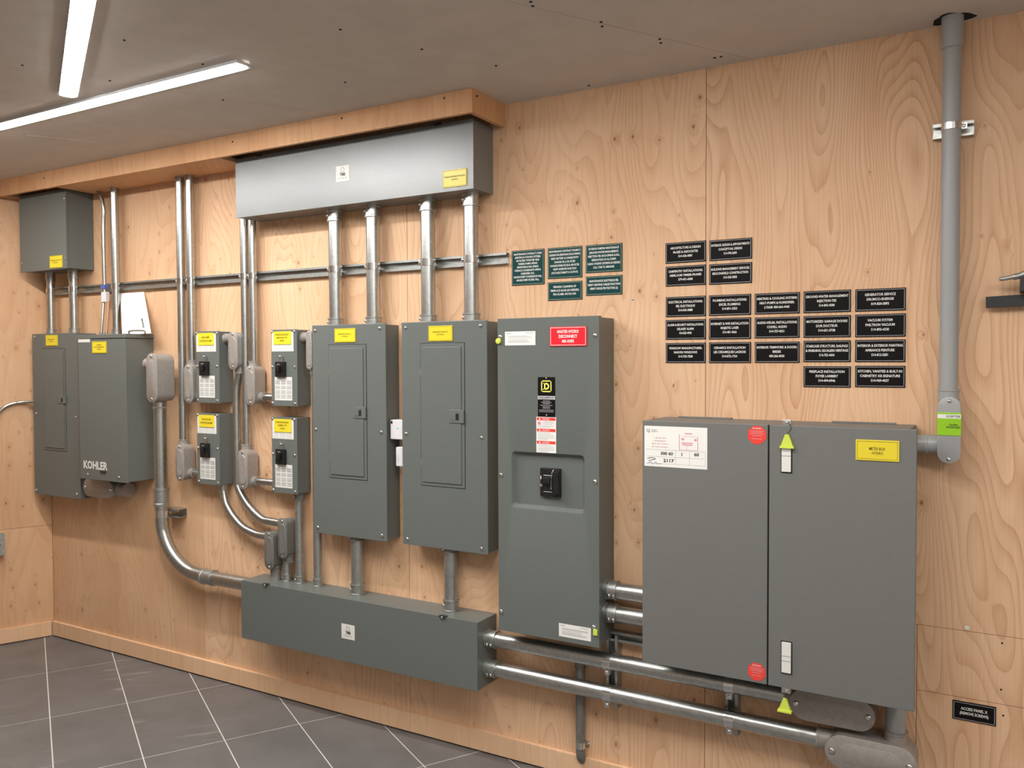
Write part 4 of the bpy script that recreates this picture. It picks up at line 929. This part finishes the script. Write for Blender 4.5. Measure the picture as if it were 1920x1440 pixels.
# ------------------------------------------------------------------ tall plastic conduit on the right
RP = .0241; dV = .058
xv = (P(1783.3, 250, dV).x+P(1779.3, 690, dV).x)/2
zl1, zl0 = P(1779, 744, .098).z, P(1779, 869, .098).z; xl0, xl1 = P(1757.5, 806, .098).x, P(1801.5, 806, .098).x
tt = thing('plastic_conduit', 'tall grey plastic conduit rising from the meter cabinet fitting to the ceiling', 'conduit', (xv, -dV, zl1))
tube('pipe', [(xv, -dV, zl1-.012), (xv, -dV, ZC+.004)], RP, 'pvc', tt, 28)
tube('socket', [(xv, -dV, zat(xv, dV, 92)), (xv, -dV, zat(xv, dV, 91)), (xv, -dV, ZC+.003)], [RP, RP*1.13, RP*1.16], 'pvc', tt, 28)
zc_ = P(1785, 244, dV).z; zst = P(1815, 240, .021).z
strut('strut_piece', 'short bright strut piece clamping the tall plastic conduit to the wall', (P(1749, 249, .021).x, 0, zst), (P(1826, 240, .021).x, 0, zst), (0, 0, 1), 'galvanized', .024)
o = clamp(tt, (xv, -dV, zst), (0, 0, 1), RP, .018, Vector((1, .25, 0)))
bm = bmesh.new()
c = Vector((xv, -dV+.012, ZC)); prism(bm, [c+Vector((rr*math.cos(a), rr*.75*math.sin(a), 0)) for a, rr in ((2*math.pi*k/22, .052+.008*math.sin(k*.9)+.004*math.sin(k*1.7)) for k in range(22))], (0, 0, -.0012)); obj('pipe_hole', bm, 'void', ce, 'ragged dark hole around the pipe')
cb_ = conduit_body('round-ended plastic fitting with a green label at the foot of the tall conduit', xl0, xl1, zl0, zl1, .012, .098, [((xv, -dV, zl1+.004), (0, 0, 1), RP, .03), ((xl0-.012, -dV, P(1740, 833, dV).z), (-1, 0, 0), RP*.98, .04)], 'pvc', None, False)
a, b = P(1757.5, 774, .099), P(1801.5, 817.5, .099)
st = box('green_label', xl0-.0006, xl1+.0006, .05, .0995, zat(xl1, .0995, 817.5), zat(xl1, .0995, 774), 'green_sticker', cb_, .0008, 'bright green adhesive label')
zz1 = zat(xl1, .0995, 774); hh = zz1-zat(xl1, .0995, 817.5)
bars('white_band', [(xl0, xl1, zz1-hh*.26, zz1-hh*.08)], .1001, st, 'white_print')
text('lettering', ['SCEPTER'], xl0+(xl1-xl0)*.68, zz1-hh*.17, .1005, st, 'black_print', width=(xl1-xl0)*.6, height=hh*.1)
text('lettering', ['Certified', 'FR-EXPOSED'], xl0+(xl1-xl0)*.68, zz1-hh*.58, .1005, st, 'black_print', width=(xl1-xl0)*.58, height=hh*.2)
zz = P(1740, 833, dV).z
tt = thing('conduit_nipple', 'short grey plastic stub between meter cabinet and the green-labelled fitting', 'conduit', (E1, -dV, zz-RP))
tube('pipe', [(E1-.024, -dV, zz), (xl0+.012, -dV, zz)], RP*.96, 'pvc', tt, 24); tube('socket', [(E1-.0185, -dV, zz), ((E1+xl0)/2-.004, -dV, zz)], RP*1.08, 'pvc', tt, 24)

# ------------------------------------------------------------------ engraved signs on the wall
def sign(kind, lbl, tl, br, lines, size=.0107, group=None, space=1.05, kx=.88):
    dS_ = .0; r = rect(tl, br, .003); mat = 'black_plate' if kind == 'black' else 'green_plate'
    t = thing('wall_sign', lbl, 'sign', ((r[0]+r[1])/2, 0, r[2]), group)
    pl = plate('plate', r, 0, t, mat, .0035, .0006); W = r[1]-r[0]
    bars('border', frame_bars(r, .003, .0011), .0039, t, 'faint_print' if kind == 'black' else 'yellow_border')
    text('lettering', lines, (r[0]+r[1])/2, (r[2]+r[3])/2+.002, .0040, t, 'white_print', size=size, kx=kx, maxw=W*.9, bold=.022, space=space)
    return r
flat('yellow_border', (.45, .45, .30), .5)
def zm(o, s): return lambda x, y: (o[0]+x*s, o[1]+y*s)
G = zm((940, 440), .1302); A = zm((1230, 430), .15104); B = zm((1230, 530), .14583); C = zm((1490, 530), .14585)
gg, gb = 'green maintenance signs', 'black contractor signs'
sign('green', 'square dark green sign nearest the strut end listing heating and cooling maintenance', G(148, 237), G(618, 710), ['MAINTENANCE CONTRACT LYSAIR', '(HEATING & COOLING SYSTEMS)', 'AIR FILTERS: TWICE PER YEAR', 'THERMO-PUMPS: SPRING', 'SERPENTINE & PAN: SPRING', 'FURNACE CONDENSATE: SPRING', 'HUMIDIFIER: FALL', 'AIR-RECOVERY CONDENSATE: FALL', 'AIR-RECOVERY FILTERS: FALL'], .0098, gg, 1.22, .74)
sign('green', 'dark green sign listing generator servicing steps', G(668, 197), G(1162, 610), ['MAINTENANCE CONTRACT DRUMCO', 'GENERATOR SERVICING EACH SPRING', 'VERIFY BATTERY & CONNECTIVITY', 'CHANGE OIL & OIL FILTER', 'CHANGE SPARK-PLUGS & AIR-FILTER', 'VERIFY INVERTER FUNCTION', '(VOLTAGE STABILITY & OUTPUT)'], .0100, gg, 1.28, .74)
sign('green', 'dark green sign listing exterior pumping maintenance', G(1215, 157), G(1740, 523), ['EXTERIOR PUMPING MAINTENANCE', '(GROUND-WATER MANAGEMENT)', 'INJECTION-TEK: EACH SPRING & FALL', 'VERIFICATION OF ALL PUMPS', 'CLEAN 3 PASSIVE CISTERNS AS NEEDED', 'CALL TOM TO ARRANGE'], .0102, gg, 1.28, .74)
sign('green', 'small dark green sign about periodic cleaning of fireplace glass', G(670, 690), G(1162, 930), ['PERIODIC CLEANING OF', 'FIREPLACE GLASS (AS NEEDED)', 'PRO-FLAME: 450-733-1601'], .0102, gg, 1.3, .8)
sign('green', 'small dark green sign about heating cables and surge protectors', G(1218, 607), G(1740, 855), ['MAINTENANCE: ELECTRIQUE EEL', 'VERIFY HEATING CABLES FUNCTION', 'VERIFY SURGE PROTECTORS (2)'], .0102, gg, 1.3, .8)
def bs(lbl, tl, br, lines): sign('black', 'black engraved sign reading '+lbl, tl, br, lines, .0104, gb, 1.32, .84)
bs('Architecture and Design', A(118, 175), A(618, 395), ['ARCHITECTURE & DESIGN', 'McGEE & ASSOCIATES', '514-426-0881'])
bs('Interior Design and Appointments', A(663, 140), A(1190, 360), ['INTERIOR DESIGN & APPOINTMENTS', 'CONCEPTUAL DESIGN', '514-990-2600'])
bs('Carpentry Installations', A(120, 466), A(618, 685), ['CARPENTRY INSTALLATIONS:', 'HEIRLOOM TIMBER-FRAMES', '579-451-6008'])
bs('Building Management Services', A(661, 437), A(1189, 662), ['BUILDING MANAGEMENT SERVICES:', 'BEACONSFIELD CONSTRUCTION', '514-235-0038'])
bs('Electrical Installations', B(127, 188), B(638, 427), ['ELECTRICAL INSTALLATIONS:', 'EEL ELECTRIQUE', '514-505-5888'])
bs('Plumbing Installations', B(682, 165), B(1220, 410), ['PLUMBING INSTALLATIONS:', 'EXCEL PLUMBING', '514-891-3253'])
bs('Heating and Cooling Systems', B(1272, 143), B(1845, 390), ['HEATING & COOLING SYSTEMS:', 'HEAT-PUMPS & HUMIDIFIER:', 'LYSAIR 450-664-4445'])
bs('Alarm and Security Installations', B(125, 482), B(637, 724), ['ALARM & SECURITY INSTALLATIONS:', 'DELANEY ALARM', '514-525-4998'])
bs('Internet and Wifi Installation', B(682, 460), B(1220, 720), ['INTERNET & WIFI INSTALLATION:', 'MAJESTIC LASER', '514-481-4566'])
bs('Audio-Visual Installations', B(1272, 450), B(1844, 705), ['AUDIO-VISUAL INSTALLATIONS:', 'CODELL AUDIO', '514-737-4531'])
bs('Window Manufacturer', B(127, 778), B(637, 1030), ['WINDOW MANUFACTURER:', 'MARVIN WINDOWS', '514-735-7500'])
bs('Ceramics Installation', B(682, 770), B(1219, 1031), ['CERAMICS INSTALLATION', 'LES CERAMIQUES LAGROIS', '514-572-1734'])
bs('Interior Trimwork and Doors', B(1271, 765), B(1843, 1028), ['INTERIOR TRIMWORK & DOORS:', 'BRESES', '450-266-0030'])
bs('Ground-water Management', C(115, 113), C(720, 372), ['GROUND-WATER MANAGEMENT', 'INJECTION-TEK', '514-893-4384'])
bs('Generator Service', C(780, 88), C(1427, 352), ['GENERATOR SERVICE', 'DRUMCO-ENERGIE', '819-820-5893'])
bs('Motorized Garage Doors', C(115, 432), C(718, 697), ['MOTORIZED GARAGE DOORS', 'DOR DOCTEUR', '514-631-3738'])
bs('Vacuum System', C(779, 412), C(1425, 690), ['VACUUM SYSTEM', 'PHILTRON VACUUM', '514-893-4330'])
bs('Staircase Structure, Railings and Finishing', C(115, 748), C(718, 1018), ['STAIRCASE STRUCTURE, RAILINGS', '& FINISHING: ESCALIERS HERITAGE', '514-755-4454'])
bs('Interior and Exterior Painting', C(778, 738), C(1422, 1018), ['INTERIOR & EXTERIOR PAINTING', 'AMBIANCE PEINTURE', '514-812-0281'])
bs('Fireplace Installation', C(115, 1075), C(718, 1348), ['FIREPLACE INSTALLATION', 'FOYER LAMBERT', '514-494-0946'])
bs('Kitchen, Vanities and Built-in Cabinetry', C(778, 1069), C(1420, 1349), ['KITCHEN, VANITIES & BUILT-IN', 'CABINETRY: KB SIGNATURE', '514-969-4037'])
xa0, xa1 = P(1786, 1328, .003).x, P(1867.5, 1345, .003).x; za1 = (P(1786, 1311.5, .003).z+P(1868, 1327, .003).z)/2; za0 = (P(1785.4, 1345.6, .003).z+P(1866.7, 1363, .003).z)/2
t = thing('wall_sign', 'black engraved sign reading Access Panel low on the wall', 'sign', ((xa0+xa1)/2, 0, za0)); r = (xa0, xa1, za0, za1)
plate('plate', r, 0, t, 'black_plate', .0035, .0006); bars('border', frame_bars(r, .003, .0011), .0039, t, 'faint_print')
text('lettering', ['ACCESS PANEL X', '(REMOVE SCREWS)'], (xa0+xa1)/2, (za0+za1)/2, .004, t, 'white_print', size=.0115, kx=.84, maxw=(xa1-xa0)*.66, bold=.02, space=1.15)
for q in ((1877, 1293), (1881, 1341.6), (1879, 1206)): c = P(*q, 0); screw(wb, c.x, .0, c.z, .0028, mat='void')
c = P(1813, 1177, 0); box('shim', c.x-.006, c.x+.006, -.001, .002, c.z-.005, c.z+.005, 'label_white', wb, .0006)
c = P(1186, 561, 0); screw(wb, c.x, 0, c.z, .005)

# ------------------------------------------------------------------ bracket at the right edge, outlet on the side wall
dR = .03
a, b = P(1848, 556.5, dR), P(1848, 577.5, dR)
t = thing('wall_rack', 'black flat metal bar with a curved silver lever above it on the plywood', 'rack', (a.x+.1, -dR, b.z))
bm = bmesh.new(); bx(bm, 0, .26, 0, .012, b.z-a.z, 0, .0012, Matrix.Translation((a.x, -dR+.012, a.z)) @ Matrix.Rotation(-.035, 4, 'Y')); obj('bar', bm, 'dark_metal', t)
for k in (.06, .2): box('standoff', a.x+k, a.x+k+.02, 0, dR-.013, (a.z+b.z)/2-.008, (a.z+b.z)/2+.008, 'dark_metal', t, .001)
bm = bmesh.new(); sweep(bm, smooth_path([P(1873, 523, .06), P(1882, 522.5, .06), P(1898, 519.5, .06), P(1912, 517, .06), P(1925, 512, .06), P(1945, 512, .06)], 6), [.002]+[.006]*12+[.0085]*18, 10); obj('lever', bm, 'galvanized_dull', t, smooth=.7, label='curved silver lever')
q = P(1913, 527, .06); q2 = P(1913, 547, .06); box('block', q.x, q.x+.045, .0, .075, q2.z, q.z+.012, 'dark_metal', t, .002)
def lwbox(name, c, hw, hz, t0, t1, mat, parent):
    s = (c-LW_C).dot(LW_DIR); return obj(name, lw(bmesh.new(), s-hw, s+hw, c.z-hz, c.z+hz, -t1, -t0), mat, parent)
c = PL(-8, 1019.5)
t = thing('outlet_box', 'small grey metal outlet box on the slanted side wall', 'outlet', c-Vector((0, 0, .055)))
lwbox('box', c, .035, .055, 0, .045, 'galvanized_dull', t); s0 = (c-LW_C).dot(LW_DIR)
o = lwbox('cover', c, .037, .057, .045, .048, 'galvanized_dull', t)
cc = c-LW_OUT*.0495; obj('socket', sweep(bmesh.new(), [cc+LW_OUT*.002, cc-LW_OUT*.001], .017, 18), 'black_plastic', t)
